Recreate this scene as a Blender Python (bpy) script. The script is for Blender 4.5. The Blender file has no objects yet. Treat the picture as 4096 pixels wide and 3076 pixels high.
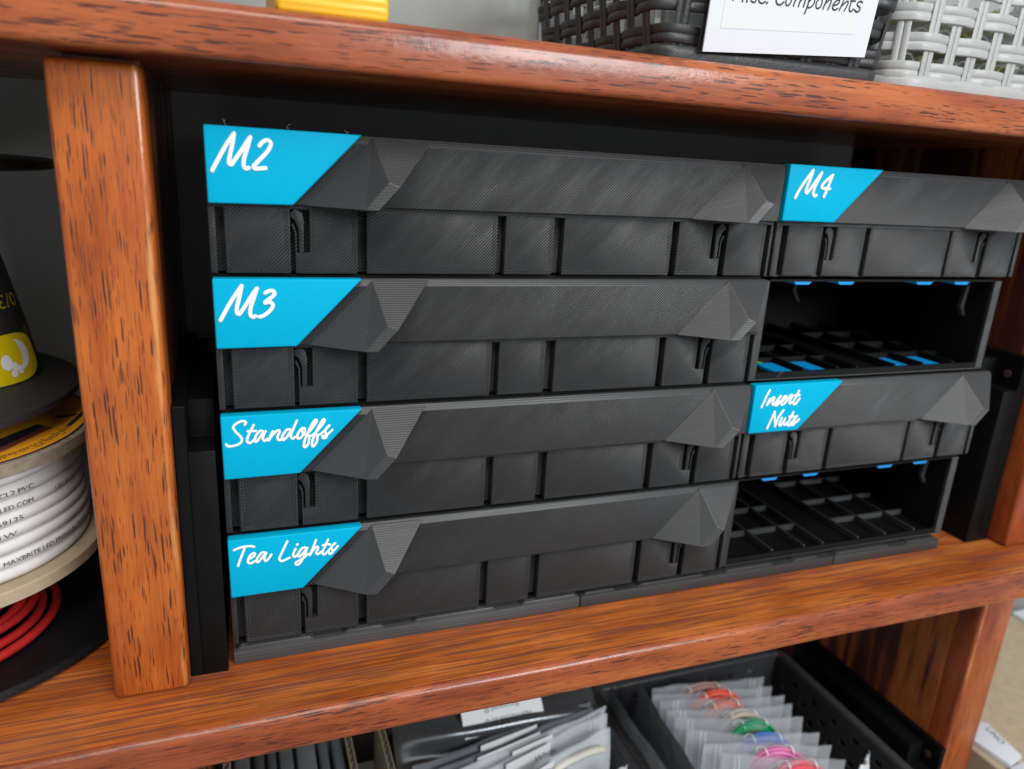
import bpy, bmesh, math, random
from mathutils import Vector, Matrix
random.seed(7)
sc = bpy.context.scene
COL = sc.collection
U = 0.06            # one modelling unit (a drawer row) in metres

# ------------------------------------------------------------------ camera
cam_d = bpy.data.cameras.new('camera')
cam = bpy.data.objects.new('camera', cam_d)
COL.objects.link(cam)
R_RIGHT = Vector((0.93815004, -0.34153204, 0.05683637))
R_DOWN = Vector((-0.04657882, -0.28716486, -0.95674801))
R_FWD = Vector((0.34308151, 0.89492581, -0.28531188))
cam.matrix_world = Matrix((
    (R_RIGHT.x, -R_DOWN.x, -R_FWD.x, -0.90945 * U),
    (R_RIGHT.y, -R_DOWN.y, -R_FWD.y, -5.50825 * U),
    (R_RIGHT.z, -R_DOWN.z, -R_FWD.z, 0.85464 * U),
    (0, 0, 0, 1)))
cam_d.sensor_width = 36.0
cam_d.lens = 36.0 * 2962.67 / 4096.0
cam_d.clip_start = 0.01
cam_d.clip_end = 50.0
cam_d.dof.use_dof = True
cam_d.dof.focus_distance = 0.352
cam_d.dof.aperture_fstop = 7.5
sc.camera = cam

# ------------------------------------------------------------------ world and lamps
world = bpy.data.worlds.new('World')
sc.world = world
world.use_nodes = True
bg = world.node_tree.nodes['Background']
bg.inputs['Color'].default_value = (0.93, 0.97, 1.0, 1)
bg.inputs['Strength'].default_value = 0.58


def area(name, loc, target, sx, sy, power, color):
    d = bpy.data.lights.new(name, 'AREA')
    d.shape = 'RECTANGLE'
    d.size, d.size_y = sx, sy
    d.energy = power
    d.color = color
    o = bpy.data.objects.new(name, d)
    COL.objects.link(o)
    o.location = loc
    o.rotation_euler = (Vector(target) - Vector(loc)).to_track_quat('-Z', 'Y').to_euler()
    return o


area('window_light', (0.62, -1.25, 0.50), (0.1, 0.0, -0.05), 0.62, 0.42, 17.0, (0.93, 0.97, 1.0))
area('ceiling_light', (-0.05, -1.0, 1.25), (0.1, 0.0, -0.1), 0.8, 0.6, 14.0, (1.0, 0.96, 0.9))

sc.view_settings.view_transform = 'Standard'
sc.view_settings.look = 'None'
sc.view_settings.gamma = 1.0
sc.view_settings.exposure = 0.0
sc.view_settings.use_curve_mapping = False
sc.cycles.max_bounces = 10
sc.cycles.transparent_max_bounces = 24

# ------------------------------------------------------------------ mesh helpers (all in units of U)
ORG = {}


class MB:
    def __init__(self):
        self.bm = bmesh.new()

    def face(self, vs):
        try:
            return self.bm.faces.new(vs)
        except ValueError:
            return None

    def box(self, x0, x1, y0, y1, z0, z1, b=0.0, seg=1):
        t = bmesh.new()
        v = [t.verts.new(p) for p in ((x0, y0, z0), (x1, y0, z0), (x1, y1, z0), (x0, y1, z0),
                                      (x0, y0, z1), (x1, y0, z1), (x1, y1, z1), (x0, y1, z1))]
        for f in ((0, 3, 2, 1), (4, 5, 6, 7), (0, 1, 5, 4), (1, 2, 6, 5), (2, 3, 7, 6), (3, 0, 4, 7)):
            t.faces.new([v[i] for i in f])
        if b:
            bmesh.ops.bevel(t, geom=list(t.edges), offset=b, segments=seg, profile=0.5, affect='EDGES')
        self._merge(t)
        return self

    def _merge(self, t, mat=None):
        if mat is not None:
            t.transform(mat)
        me = bpy.data.meshes.new('tmp')
        t.to_mesh(me)
        t.free()
        self.bm.from_mesh(me)
        bpy.data.meshes.remove(me)

    def prism(self, pts, y0, y1, b=0.0, axis='y', seg=2):
        """polygon extruded along an axis; pts are (x,z) for y, (y,z) for x, (x,y) for z"""
        def mk(p, d):
            if axis == 'y':
                return (p[0], d, p[1])
            if axis == 'x':
                return (d, p[0], p[1])
            return (p[0], p[1], d)
        t = bmesh.new()
        a = [t.verts.new(mk(p, y0)) for p in pts]
        c = [t.verts.new(mk(p, y1)) for p in pts]
        n = len(pts)
        t.faces.new(a)
        t.faces.new(c[::-1])
        for i in range(n):
            t.faces.new((a[i], c[i], c[(i + 1) % n], a[(i + 1) % n]))
        bmesh.ops.recalc_face_normals(t, faces=list(t.faces))
        if b:
            bmesh.ops.bevel(t, geom=list(t.edges), offset=b, segments=seg, profile=0.5, affect='EDGES')
        self._merge(t)
        return self

    def poly(self, verts, faces, b=0.0):
        t = bmesh.new()
        v = [t.verts.new(p) for p in verts]
        for f in faces:
            t.faces.new([v[i] for i in f])
        bmesh.ops.recalc_face_normals(t, faces=list(t.faces))
        if b:
            bmesh.ops.bevel(t, geom=list(t.edges), offset=b, segments=2, profile=0.5, affect='EDGES')
        self._merge(t)
        return self

    def raw(self, verts, faces):
        v = [self.bm.verts.new(p) for p in verts]
        for f in faces:
            self.face([v[i] for i in f])
        return self

    def grid(self, rows, close_u=False, close_v=False):
        """rows of points -> quads"""
        V = [[self.bm.verts.new(p) for p in r] for r in rows]
        nr, nc = len(V), len(V[0])
        for i in range(nr if close_v else nr - 1):
            for j in range(nc if close_u else nc - 1):
                self.face((V[i][j], V[i][(j + 1) % nc], V[(i + 1) % nr][(j + 1) % nc], V[(i + 1) % nr][j]))
        return V

    def tube(self, path, r, n=8, closed=False, nrm=None, squash=1.0):
        P = [Vector(p) for p in path]
        m = len(P)
        rows = []
        ref = Vector(nrm) if nrm is not None else Vector((0.13, 0.21, 0.97))
        rr = r if callable(r) else (lambda t: r)
        for i in range(m):
            if closed:
                d = P[(i + 1) % m] - P[i - 1]
            else:
                d = P[min(i + 1, m - 1)] - P[max(i - 1, 0)]
            if d.length < 1e-9:
                d = Vector((1, 0, 0))
            d.normalize()
            s = d.cross(ref)
            if s.length < 1e-5:
                s = d.cross(Vector((1, 0, 0)))
            s.normalize()
            w = s.cross(d)
            q = rr(i / max(1, m - 1))
            rows.append([P[i] + s * (q * math.cos(a)) + w * (q * squash * math.sin(a))
                         for a in [2 * math.pi * k / n for k in range(n)]])
        V = self.grid(rows, close_u=True, close_v=closed)
        if not closed:
            for idx, sgn in ((0, -1), (-1, 1)):
                d = (P[idx] - P[1 if idx == 0 else -2]).normalized()
                q = rr(0 if idx == 0 else 1)
                ring = V[idx]
                c = P[idx]
                mid = [self.bm.verts.new(c + (v.co - c) * 0.72 + d * q * 0.68) for v in ring]
                tip = self.bm.verts.new(c + d * q)
                for k in range(n):
                    self.face((ring[k], ring[(k + 1) % n], mid[(k + 1) % n], mid[k]))
                    self.face((mid[k], mid[(k + 1) % n], tip))
        return self

    def lathe(self, c, prof, n=96):
        """prof: list of (r,z) closed loop around a vertical axis"""
        rows = []
        for k in range(n):
            a = 2 * math.pi * k / n
            rows.append([(c[0] + r * math.cos(a), c[1] + r * math.sin(a), z) for r, z in prof])
        self.grid(rows, close_u=True, close_v=True)
        return self

    def build(self, name, mat, parent=None, org=None, smooth=30):
        bm = self.bm
        bmesh.ops.recalc_face_normals(bm, faces=list(bm.faces))
        if org is None:
            org = ORG.get(parent.name, (0, 0, 0)) if parent is not None else None
        if org is None:
            xs = [v.co for v in bm.verts]
            org = ((min(p.x for p in xs) + max(p.x for p in xs)) / 2,
                   (min(p.y for p in xs) + max(p.y for p in xs)) / 2, min(p.z for p in xs))
        o3 = Vector(org)
        for v in bm.verts:
            v.co = (v.co - o3) * U
        me = bpy.data.meshes.new(name)
        bm.to_mesh(me)
        bm.free()
        if smooth:
            for p in me.polygons:
                p.use_smooth = True
            me.set_sharp_from_angle(angle=math.radians(smooth))
        if mat:
            me.materials.append(mat)
        o = bpy.data.objects.new(name, me)
        COL.objects.link(o)
        if parent is not None:
            o.parent = parent
            po = Vector(ORG.get(parent.name, (0, 0, 0)))
            o.location = (o3 - po) * U
        else:
            o.location = o3 * U
        ORG[o.name] = tuple(org)
        return o


def tag(o, label=None, cat=None, group=None, kind=None):
    if label:
        o['label'] = label
    if cat:
        o['category'] = cat
    if group:
        o['group'] = group
    if kind:
        o['kind'] = kind
    return o


def thing(name, loc, label, cat, group=None):
    o = bpy.data.objects.new(name, None)
    COL.objects.link(o)
    o.location = Vector(loc) * U
    o.empty_display_size = 0.02
    ORG[o.name] = tuple(loc)
    return tag(o, label, cat, group)


def kids(o):
    return [c for c in bpy.data.objects if c.parent == o]


def copy_tree(o, loc, label, group=None, skip=()):
    """copy a thing with its parts and sub-parts to a new place"""
    def cp(src, par):
        c = src.copy()
        COL.objects.link(c)
        c.parent = par
        for ch in kids(src):
            if ch.name.split('.')[0] not in skip:
                cp(ch, c)
        ORG[c.name] = ORG.get(src.name, (0, 0, 0))
        return c
    c = cp(o, None)
    c.location = Vector(loc) * U
    d = Vector(loc) - Vector(ORG[o.name])
    ORG[c.name] = tuple(loc)
    for ch in kids(c):
        ORG[ch.name] = tuple(Vector(ORG[ch.name]) + d)
        for g in kids(ch):
            ORG[g.name] = tuple(Vector(ORG[g.name]) + d)
    c['label'] = label
    if group:
        c['group'] = group
    return c


def spline(pts, n=6):
    """Catmull-Rom through 2-D or 3-D points"""
    P = [Vector(p) if len(p) == 3 else Vector((p[0], p[1], 0)) for p in pts]
    if len(P) < 3:
        return [P[0].lerp(P[-1], k / 4) for k in range(5)]
    Q = [P[0] * 2 - P[1]] + P + [P[-1] * 2 - P[-2]]
    out = []
    for i in range(1, len(Q) - 2):
        a, b, c, d = Q[i - 1], Q[i], Q[i + 1], Q[i + 2]
        for k in range(n):
            t = k / n
            out.append(0.5 * ((2 * b) + (c - a) * t + (2 * a - 5 * b + 4 * c - d) * t * t + (3 * b - a - 3 * c + d) * t ** 3))
    out.append(P[-1])
    return out


def text_mesh(body, size=1.0, shear=0.0, spacing=1.0):
    """flat lettering of the built-in font -> (verts2d, faces), baseline at 0, starting at x=0"""
    cu = bpy.data.curves.new('lettering_curve', 'FONT')
    cu.body = body
    cu.size = size
    cu.shear = shear
    cu.space_character = spacing
    cu.resolution_u = 3
    o = bpy.data.objects.new('lettering_tmp', cu)
    COL.objects.link(o)
    dg = bpy.context.evaluated_depsgraph_get()
    me = bpy.data.meshes.new_from_object(o.evaluated_get(dg))
    vs = [(v.co.x, v.co.y) for v in me.vertices]
    fs = [tuple(p.vertices) for p in me.polygons]
    bpy.data.objects.remove(o)
    bpy.data.curves.remove(cu)
    bpy.data.meshes.remove(me)
    return vs, fs


# ------------------------------------------------------------------ materials
class NT:
    def __init__(self, name):
        self.m = bpy.data.materials.new(name)
        self.m.use_nodes = True
        self.t = self.m.node_tree
        self.b = self.t.nodes['Principled BSDF']
        self.out = self.t.nodes['Material Output']

    def n(self, typ, ins=None, **props):
        nd = self.t.nodes.new(typ)
        for k, v in props.items():
            setattr(nd, k, v)
        for k, v in (ins or {}).items():
            self.set(nd.inputs[k], v)
        return nd

    def set(self, sock, v):
        if isinstance(v, bpy.types.NodeSocket):
            self.t.links.new(v, sock)
        elif isinstance(v, bpy.types.Node):
            self.t.links.new(v.outputs[0], sock)
        else:
            if isinstance(v, tuple) and len(v) == 3 and sock.type == 'RGBA':
                v = (*v, 1)
            sock.default_value = v

    def p(self, **k):
        for a, v in k.items():
            self.set(self.b.inputs[a.replace('_', ' ')], v)

    def math(self, op, a, b=0.0, clamp=False):
        nd = self.n('ShaderNodeMath', {0: a, 1: b}, operation=op)
        nd.use_clamp = clamp
        return nd.outputs[0]

    def pos(self):
        g = self.n('ShaderNodeNewGeometry')
        return self.n('ShaderNodeVectorMath', {0: g.outputs['Position'], 1: (1 / U, 1 / U, 1 / U)}, operation='MULTIPLY').outputs[0]

    def scaled(self, vec, s, off=(0, 0, 0)):
        a = self.n('ShaderNodeVectorMath', {0: vec, 1: s}, operation='MULTIPLY').outputs[0]
        return self.n('ShaderNodeVectorMath', {0: a, 1: off}, operation='ADD').outputs[0]

    def noise(self, vec, scale=1.0, detail=3.0, rough=0.5, dist=0.0):
        return self.n('ShaderNodeTexNoise', {'Vector': vec, 'Scale': scale, 'Detail': detail, 'Roughness': rough, 'Distortion': dist}).outputs[0]

    def ramp(self, f, stops, interp='LINEAR'):
        nd = self.n('ShaderNodeValToRGB', {'Fac': f})
        cr = nd.color_ramp
        cr.interpolation = interp
        while len(cr.elements) < len(stops):
            cr.elements.new(0.5)
        for e, (p, c) in zip(cr.elements, stops):
            e.position = p
            e.color = (*c, 1) if isinstance(c, tuple) else (c, c, c, 1)
        return nd.outputs[0]

    def mix(self, f, a, b, blend='MIX'):
        nd = self.n('ShaderNodeMix', data_type='RGBA', blend_type=blend)
        self.set(nd.inputs[0], f)
        self.set(nd.inputs[6], a)
        self.set(nd.inputs[7], b)
        return nd.outputs[2]

    def bump(self, h, strength=0.3, dist=0.001, normal=None):
        ins = {'Height': h, 'Strength': strength, 'Distance': dist}
        if normal is not None:
            ins['Normal'] = normal
        return self.n('ShaderNodeBump', ins).outputs[0]


def simple(name, col, rough=0.5, var=0.12, nscale=3.0, bump=0.0, bscale=40.0, **kw):
    """one colour with slight mottling"""
    T = NT(name)
    P = T.pos()
    v = T.noise(P, nscale, 4, 0.6)
    lo = tuple(max(0, c * (1 - var)) for c in col)
    hi = tuple(min(1, c * (1 + var)) for c in col)
    T.p(Base_Color=T.ramp(v, [(0.3, lo), (0.7, hi)]))
    T.p(Roughness=T.ramp(T.noise(P, nscale * 2.3, 3, 0.6), [(0.3, max(0.02, rough - 0.05)), (0.7, rough + 0.07)]))
    if bump:
        T.p(Normal=T.bump(T.noise(P, bscale, 3, 0.6), bump, 0.0006))
    for k, x in kw.items():
        T.p(**{k: x})
    return T.m


def wood(name, axis, seed, dark, mid, light, pore=1.0, across=7.0, stripes=0.0, wear=None, rough=0.34, fine=1.0, long=1.0, porecol=(0.050, 0.015, 0.011), pf=(3.4, 48, 0.62), psize=0.38, gather=1.2):
    T = NT(name)
    P = T.pos()
    a = {'x': (1, 0, 0), 'y': (0, 1, 0), 'z': (0, 0, 1)}[axis]

    def sc(al, ac, s=0):
        return T.scaled(P, tuple(al if q else ac for q in a), (seed + s, seed * 1.7 + s, seed * 0.6 - s))
    warp = T.noise(sc(0.6, 1.5, 3), 1.0, 2, 0.5)
    tone = T.noise(sc(0.35, across * 0.45), 1.0, 4, 0.62, 0.25)
    if stripes:
        st = T.noise(sc(0.22, stripes, 9), 1.0, 2, 0.45, 0.6)
        tone = T.math('ADD', T.math('MULTIPLY', tone, 0.2), T.math('MULTIPLY', st, 0.8))
        col = T.ramp(tone, [(0.45, dark), (0.50, mid), (0.55, light)])
    else:
        col = T.ramp(tone, [(0.28, dark), (0.48, mid), (0.70, light)])
    fib = T.noise(sc(1.8 / long, 80, 5), 1.0, 3, 0.75)
    col = T.mix(0.75 * fine, col, T.ramp(fib, [(0.30, (0.42, 0.32, 0.28)), (0.58, (1.06, 1.03, 1.0))]), 'MULTIPLY')
    blot = T.noise(sc(1.1, 2.2, 13), 1.0, 3, 0.6)
    col = T.mix(0.7, col, T.ramp(blot, [(0.32, (0.62, 0.5, 0.46)), (0.6, (1.0, 1.0, 1.0))]), 'MULTIPLY')
    # open pores: short dark dashes gathered in loose rows
    clus = T.noise(sc(0.9 / long, 6.0, 7), 1.0, 3, 0.55)
    cl = T.math('MULTIPLY', T.math('SUBTRACT', clus, 0.5), 2.6 * gather)

    def dashes(al, ac, sd, size, have):
        """separate spindle-shaped pores: one per stretched cell, in some of the cells"""
        wob = T.n('ShaderNodeVectorMath', {0: T.n('ShaderNodeTexNoise', {'Vector': sc(al * 1.5, ac * 0.35, sd + 40), 'Scale': 1.0, 'Detail': 2.0}).outputs['Color'], 1: (0.9, 0.9, 0.9)}, operation='MULTIPLY').outputs[0]
        vec = T.n('ShaderNodeVectorMath', {0: sc(al, ac, sd), 1: wob}, operation='ADD').outputs[0]
        v = T.n('ShaderNodeTexVoronoi', {'Vector': vec, 'Scale': 1.0, 'Randomness': 0.95}, feature='F1', voronoi_dimensions='3D')
        rnd = T.n('ShaderNodeSeparateColor', {0: v.outputs['Color']})
        on_ = T.math('GREATER_THAN', T.math('ADD', rnd.outputs[1], cl), 1.0 - have)
        th = T.math('MULTIPLY', T.math('MULTIPLY_ADD', rnd.outputs[0], 0.6), size)
        T.t.nodes[-2].inputs[2].default_value = 0.55
        return T.math('MULTIPLY', T.math('MULTIPLY', T.math('SUBTRACT', th, v.outputs['Distance']), 12.0, True), on_)
    m1 = dashes(pf[0] / long, pf[1], 1, psize, pf[2])
    m2 = T.math('MULTIPLY', dashes(pf[0] * 1.7 / long, pf[1] * 1.7, 21, psize, pf[2] * 0.8), 0.75)
    pm = T.math('MAXIMUM', m1, m2)
    pm = T.math('MULTIPLY', pm, 0.90 * pore, True)
    col = T.mix(pm, col, porecol)
    if wear:
        ax, c0, wd = wear
        sep = T.n('ShaderNodeSeparateXYZ', {0: P})
        dd = T.math('ABSOLUTE', T.math('SUBTRACT', sep.outputs[ax], c0))
        band = T.math('SUBTRACT', 1.0, T.math('DIVIDE', dd, wd), True)
        wn = T.noise(sc(1.3, 14, 31), 1.0, 4, 0.65)
        wm = T.ramp(T.math('ADD', T.math('MULTIPLY', band, 0.38), wn), [(0.78, 0.0), (0.96, 0.6)])
        col = T.mix(wm, col, (0.62, 0.30, 0.10))
    T.p(Base_Color=col)
    rn = T.noise(sc(2.0, 8.0, 17), 1.0, 3, 0.6)
    T.p(Roughness=T.ramp(rn, [(0.3, rough - 0.07), (0.7, rough + 0.10)]))
    hgt = T.math('SUBTRACT', T.math('MULTIPLY', fib, 0.25), pm)
    bn = T.bump(hgt, 0.28, 0.00035)
    bn = T.bump(T.noise(P, 22.0, 3, 0.6), 0.10, 0.0006, bn)
    T.p(Normal=bn, Coat_Normal=T.bump(T.noise(P, 16.0, 3, 0.6), 0.14, 0.0006), Coat_Weight=0.45, Coat_Roughness=T.ramp(T.noise(P, 4.0, 4, 0.65), [(0.35, 0.10), (0.7, 0.26)]))
    T.p(Specular_IOR_Level=0.2)
    return T.m


def printed(name, col, pitch=0.026, amp=0.9, rough=0.40, horizontal=False, spec=0.5, tone=0.10, specks=True):
    """layer-printed plastic: diagonal tool paths that show in patches, small specks"""
    T = NT(name)
    P = T.pos()
    s = T.n('ShaderNodeSeparateXYZ', {0: P})
    if horizontal:
        d = T.math('ADD', s.outputs[2], T.math('MULTIPLY', s.outputs[1], 0.6))
        u = s.outputs[0]
    else:
        d = T.math('ADD', T.math('SUBTRACT', s.outputs[0], s.outputs[2]), T.math('MULTIPLY', s.outputs[1], 0.5))
        u = T.math('ADD', s.outputs[0], s.outputs[2])
    wob = T.math('MULTIPLY', T.noise(P, 6.0, 2, 0.5), 0.008)
    ph = T.math('MULTIPLY', T.math('ADD', d, wob), 2 * math.pi / pitch)
    w = T.math('SINE', ph)
    cp = T.n('ShaderNodeCombineXYZ', {0: T.math('MULTIPLY', d, 4.5), 1: T.math('MULTIPLY', u, 1.1), 2: T.math('MULTIPLY', s.outputs[1], 2.0)})
    patch = T.ramp(T.noise(cp.outputs[0], 1.0, 3, 0.6), [(0.34, 0.5), (0.64, 1.0)])
    # single tool paths differ a little in sheen
    cmb = T.n('ShaderNodeCombineXYZ', {0: T.math('MULTIPLY', d, 34.0), 1: T.math('MULTIPLY', u, 1.6), 2: T.math('MULTIPLY', s.outputs[1], 4.0)})
    stk = T.noise(cmb.outputs[0], 1.0, 2, 0.6)
    h = T.math('MULTIPLY', w, patch)
    lo = tuple(c * (1 - tone) for c in col)
    hi = tuple(min(1, c * (1 + tone)) for c in col)
    base = T.ramp(T.math('ADD', T.math('MULTIPLY', stk, 0.5), T.math('MULTIPLY', T.noise(P, 2.0, 3, 0.6), 0.5)), [(0.36, lo), (0.66, hi)])
    if specks:
        spk = T.ramp(T.noise(P, 60.0, 1, 0.5), [(0.77, 0.0), (0.80, 1.0)])
        base = T.mix(T.math('MULTIPLY', spk, 0.18), base, (0.4, 0.4, 0.4))
    T.p(Base_Color=base)
    T.p(Roughness=T.ramp(stk, [(0.35, rough + 0.025), (0.70, rough - 0.03)]))
    b1 = T.bump(h, amp, 0.00034)
    b2 = T.bump(T.noise(P, 3.0, 2, 0.5), 0.05, 0.002, b1)
    T.p(Normal=b2, Specular_IOR_Level=spec)
    return T.m


def film(name, tint, opacity, rough=0.3, haze=0.4):
    """cloudy polythene: part clear, part milky"""
    T = NT(name)
    P = T.pos()
    tr = T.n('ShaderNodeBsdfTransparent', {'Color': (0.93, 0.94, 0.95)})
    T.p(Base_Color=tint, Roughness=rough, Specular_IOR_Level=0.6)
    T.p(Normal=T.bump(T.noise(T.scaled(P, (1, 1, 2)), 3.5, 4, 0.55, 0.5), 0.35, 0.004))
    lw = T.n('ShaderNodeLayerWeight', {'Blend': 0.35})
    cl = T.noise(P, 2.6, 4, 0.6)
    f = T.math('ADD', T.math('MULTIPLY', lw.outputs['Facing'], 0.35), T.math('MULTIPLY', cl, haze * 0.4))
    f = T.math('ADD', f, opacity - haze * 0.2, True)
    mx = T.n('ShaderNodeMixShader')
    T.set(mx.inputs[0], f)
    T.set(mx.inputs[1], tr)
    T.set(mx.inputs[2], T.b)
    T.t.links.new(mx.outputs[0], T.out.inputs['Surface'])
    return T.m


OAK_D, OAK_M, OAK_L = (0.170, 0.036, 0.014), (0.330, 0.078, 0.023), (0.450, 0.132, 0.036)
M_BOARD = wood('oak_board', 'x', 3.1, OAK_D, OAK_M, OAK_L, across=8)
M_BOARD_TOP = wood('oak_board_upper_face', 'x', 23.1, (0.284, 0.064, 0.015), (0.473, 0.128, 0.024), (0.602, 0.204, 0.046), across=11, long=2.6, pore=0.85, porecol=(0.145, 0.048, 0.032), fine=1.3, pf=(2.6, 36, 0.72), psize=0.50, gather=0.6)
M_TOPB = wood('oak_top_board', 'x', 11.7, (0.170, 0.036, 0.016), (0.330, 0.080, 0.025), (0.460, 0.140, 0.042), across=5, fine=0.6)
M_POST = wood('oak_post', 'z', 5.3, (0.205, 0.036, 0.008), (0.440, 0.106, 0.015), (0.570, 0.168, 0.025), across=6, wear=(0, -1.425, 0.045), fine=0.6, pf=(2.8, 48, 0.80), psize=0.34, gather=0.5)
M_POST_R = wood('oak_post_plain', 'z', 15.3, (0.198, 0.037, 0.011), (0.344, 0.076, 0.018), (0.447, 0.120, 0.028), across=6, pore=0.6, wear=(0, 7.50, 0.05), fine=0.6)
M_PANEL = wood('oak_veneer', 'z', 8.9, (0.075, 0.022, 0.014), (0.24, 0.066, 0.021), (0.40, 0.125, 0.030), across=5, stripes=3.6, pore=0.5, rough=0.42)
M_BLACK = printed('black_plastic', (0.021, 0.022, 0.023), amp=0.75, spec=0.45)
M_BLACK_H = printed('black_plastic_facet', (0.029, 0.030, 0.031), pitch=0.022, horizontal=True, amp=0.14, rough=0.46)
M_BLACK_SHADE = printed('black_plastic_shaded', (0.004, 0.0042, 0.0045), rough=0.55, amp=0.3, spec=0.15, specks=False)  # same black plastic, shade of the case and tray insides put into its colour
M_CYAN = printed('cyan_plastic', (0.0, 0.36, 0.57), pitch=0.022, amp=0.10, rough=0.5, spec=0.08, tone=0.03, specks=False)
M_BLUE = simple('blue_plastic', (0.0, 0.27, 0.66), 0.4, 0.05)
M_WHITE = simple('white_plastic', (0.84, 0.86, 0.87), 0.45, 0.03)
M_RAIL = simple('satin_black_rail', (0.0035, 0.0037, 0.004), 0.45, 0.15, 4.0, 0.10, 30, Specular_IOR_Level=0.13)
M_BIN = simple('black_bin_plastic', (0.038, 0.038, 0.041), 0.42, 0.15, 4.0, 0.12, 26)
M_BASKET = simple('black_basket_plastic', (0.020, 0.0205, 0.022), 0.45, 0.15, 5.0, 0.35, 38)
M_GREYB = simple('pale_grey_basket_plastic', (0.34, 0.35, 0.34), 0.42, 0.05, 5.0, 0.25, 34)
M_WALL = simple('painted_wall', (0.27, 0.285, 0.27), 0.75, 0.04, 2.0, 0.35, 11)
M_KRAFT = simple('kraft_board', (0.42, 0.33, 0.225), 0.8, 0.10, 6.0, 0.2, 30)
M_KRAFT_E = simple('kraft_board_edge', (0.25, 0.195, 0.14), 0.85, 0.25, 14.0, 0.3, 40)
M_CABLE = simple('white_cable', (0.70, 0.68, 0.65), 0.42, 0.04)
M_RED = simple('red_wire', (0.38, 0.015, 0.014), 0.35, 0.08)
M_SPOOL = simple('black_spool_plastic', (0.007, 0.007, 0.0075), 0.36, 0.2, 5.0, 0.08, 30, Specular_IOR_Level=0.3)
M_DUST = simple('dusty_black_plastic', (0.019, 0.019, 0.018), 0.6, 0.22, 16.0, 0.1, 60)
M_ORANGE = simple('orange_paper', (0.80, 0.33, 0.012), 0.5, 0.05)
M_INK = simple('black_ink', (0.02, 0.02, 0.023), 0.5, 0.05)
M_GREYINK = simple('grey_ink', (0.09, 0.09, 0.10), 0.5, 0.05)
M_GOLD2 = simple('faded_yellow_print', (0.13, 0.095, 0.005), 0.5, 0.2)
M_BASE = printed('base_plate_plastic', (0.055, 0.057, 0.060), pitch=0.03, horizontal=True, amp=0.2, rough=0.33)
M_BROWN = simple('brown_ink', (0.22, 0.055, 0.03), 0.5, 0.1)
M_YELLOW = printed('yellow_plastic', (0.82, 0.46, 0.02), pitch=0.05, horizontal=True, amp=0.35, rough=0.42, specks=False)
M_BADGE = simple('yellow_badge', (0.66, 0.50, 0.0), 0.45, 0.05)
M_GOLD = simple('yellow_print', (0.40, 0.31, 0.0), 0.5, 0.1)
M_PAPER = simple('white_card', (0.60, 0.61, 0.65), 0.6, 0.02)
M_PAPER2 = simple('white_paper_slip', (0.59, 0.63, 0.62), 0.6, 0.02)
M_STICK = simple('white_sticker', (0.72, 0.73, 0.74), 0.5, 0.03)
M_FLOOR = simple('grey_floor', (0.33, 0.34, 0.35), 0.7, 0.06)
M_FILM = film('clear_polythene', (0.72, 0.75, 0.78), 0.17)
M_FILM2 = film('cloudy_polythene', (0.74, 0.78, 0.81), 0.38)
M_FILMG = film('grey_polythene', (0.17, 0.18, 0.20), 0.80)
M_SMOKE = film('dark_polythene', (0.20, 0.22, 0.23), 0.80)
M_SEAL = film('zip_seal_polythene', (0.82, 0.86, 0.90), 0.62)
M_GLOSS = simple('glossy_black_film', (0.16, 0.17, 0.18), 0.24, 0.1, 3.0, 0.25, 5, Metallic=0.7)
M_TUBE = film('clear_tube_plastic', (0.85, 0.87, 0.80), 0.62, 0.15)
M_TUBEY = film('yellowed_tube_plastic', (0.74, 0.70, 0.36), 0.62, 0.15)
M_GREYF = simple('grey_folder', (0.135, 0.155, 0.165), 0.45, 0.12)
M_SCREW_HOLE = simple('screw_hole_shade', (0.07, 0.04, 0.022), 0.4, 0.1)  # dark brown stands for the shade inside a screw hole

# ================================================================== the setting
o = MB().box(-30, 40, 2.95, 3.3, -22, 14).build('wall', M_WALL)
tag(o, 'pale grey-green painted wall behind the shelves', 'wall', kind='structure')
o = MB().box(-30, 40, -30, 2.95, -22.4, -22).build('floor', M_FLOOR)
tag(o, 'grey floor below the shelves', 'floor', kind='structure')

# ================================================================== the oak shelf unit
SHELF = thing('shelf_unit', (3.3, 1.0, -8.4), 'reddish brown oak shelf unit with rounded board edges holding everything', 'shelf')


def board(name, mat, yf, z0, z1, x0, x1, rt=0.085, rb=0.045, upper=None):
    prof = [(2.93, z0), (2.93, z1)]
    for k in range(7):
        a = math.radians(90 + 90 * k / 6)
        prof.append((yf + rt + rt * math.cos(a), z1 - rt + rt * math.sin(a)))
    for k in range(6):
        a = math.radians(180 + 90 * k / 5)
        prof.append((yf + rb + rb * math.cos(a), z0 + rb + rb * math.sin(a)))
    rows = []
    n = 150
    rnd = random.Random(4)
    ph = [rnd.uniform(0, 6) for _ in range(6)]
    for i in range(n + 1):
        x = x0 + (x1 - x0) * i / n
        j = 0.0025 * math.sin(x * 1.3 + ph[0]) + 0.0012 * math.sin(x * 3.1 + ph[1])
        rows.append([(x, y + (j if y < yf + 0.1 else 0), z + (0.6 * j if y < yf + 0.1 else 0)) for y, z in prof])
    b = MB()
    V = b.grid(rows, close_u=True)
    b.face(V[0][::-1])
    b.face(V[-1])
    o = b.build(name, mat, SHELF, smooth=50)
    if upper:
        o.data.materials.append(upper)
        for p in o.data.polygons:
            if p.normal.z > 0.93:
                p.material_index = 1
    return o


board('top_board', M_TOPB, -0.49, 1.345, 1.662, -7.0, 9.2)
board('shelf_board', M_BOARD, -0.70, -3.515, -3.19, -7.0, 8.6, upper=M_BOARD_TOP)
board('bottom_board', M_BOARD, -0.70, -8.40, -8.06, -7.0, 8.6)


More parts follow.
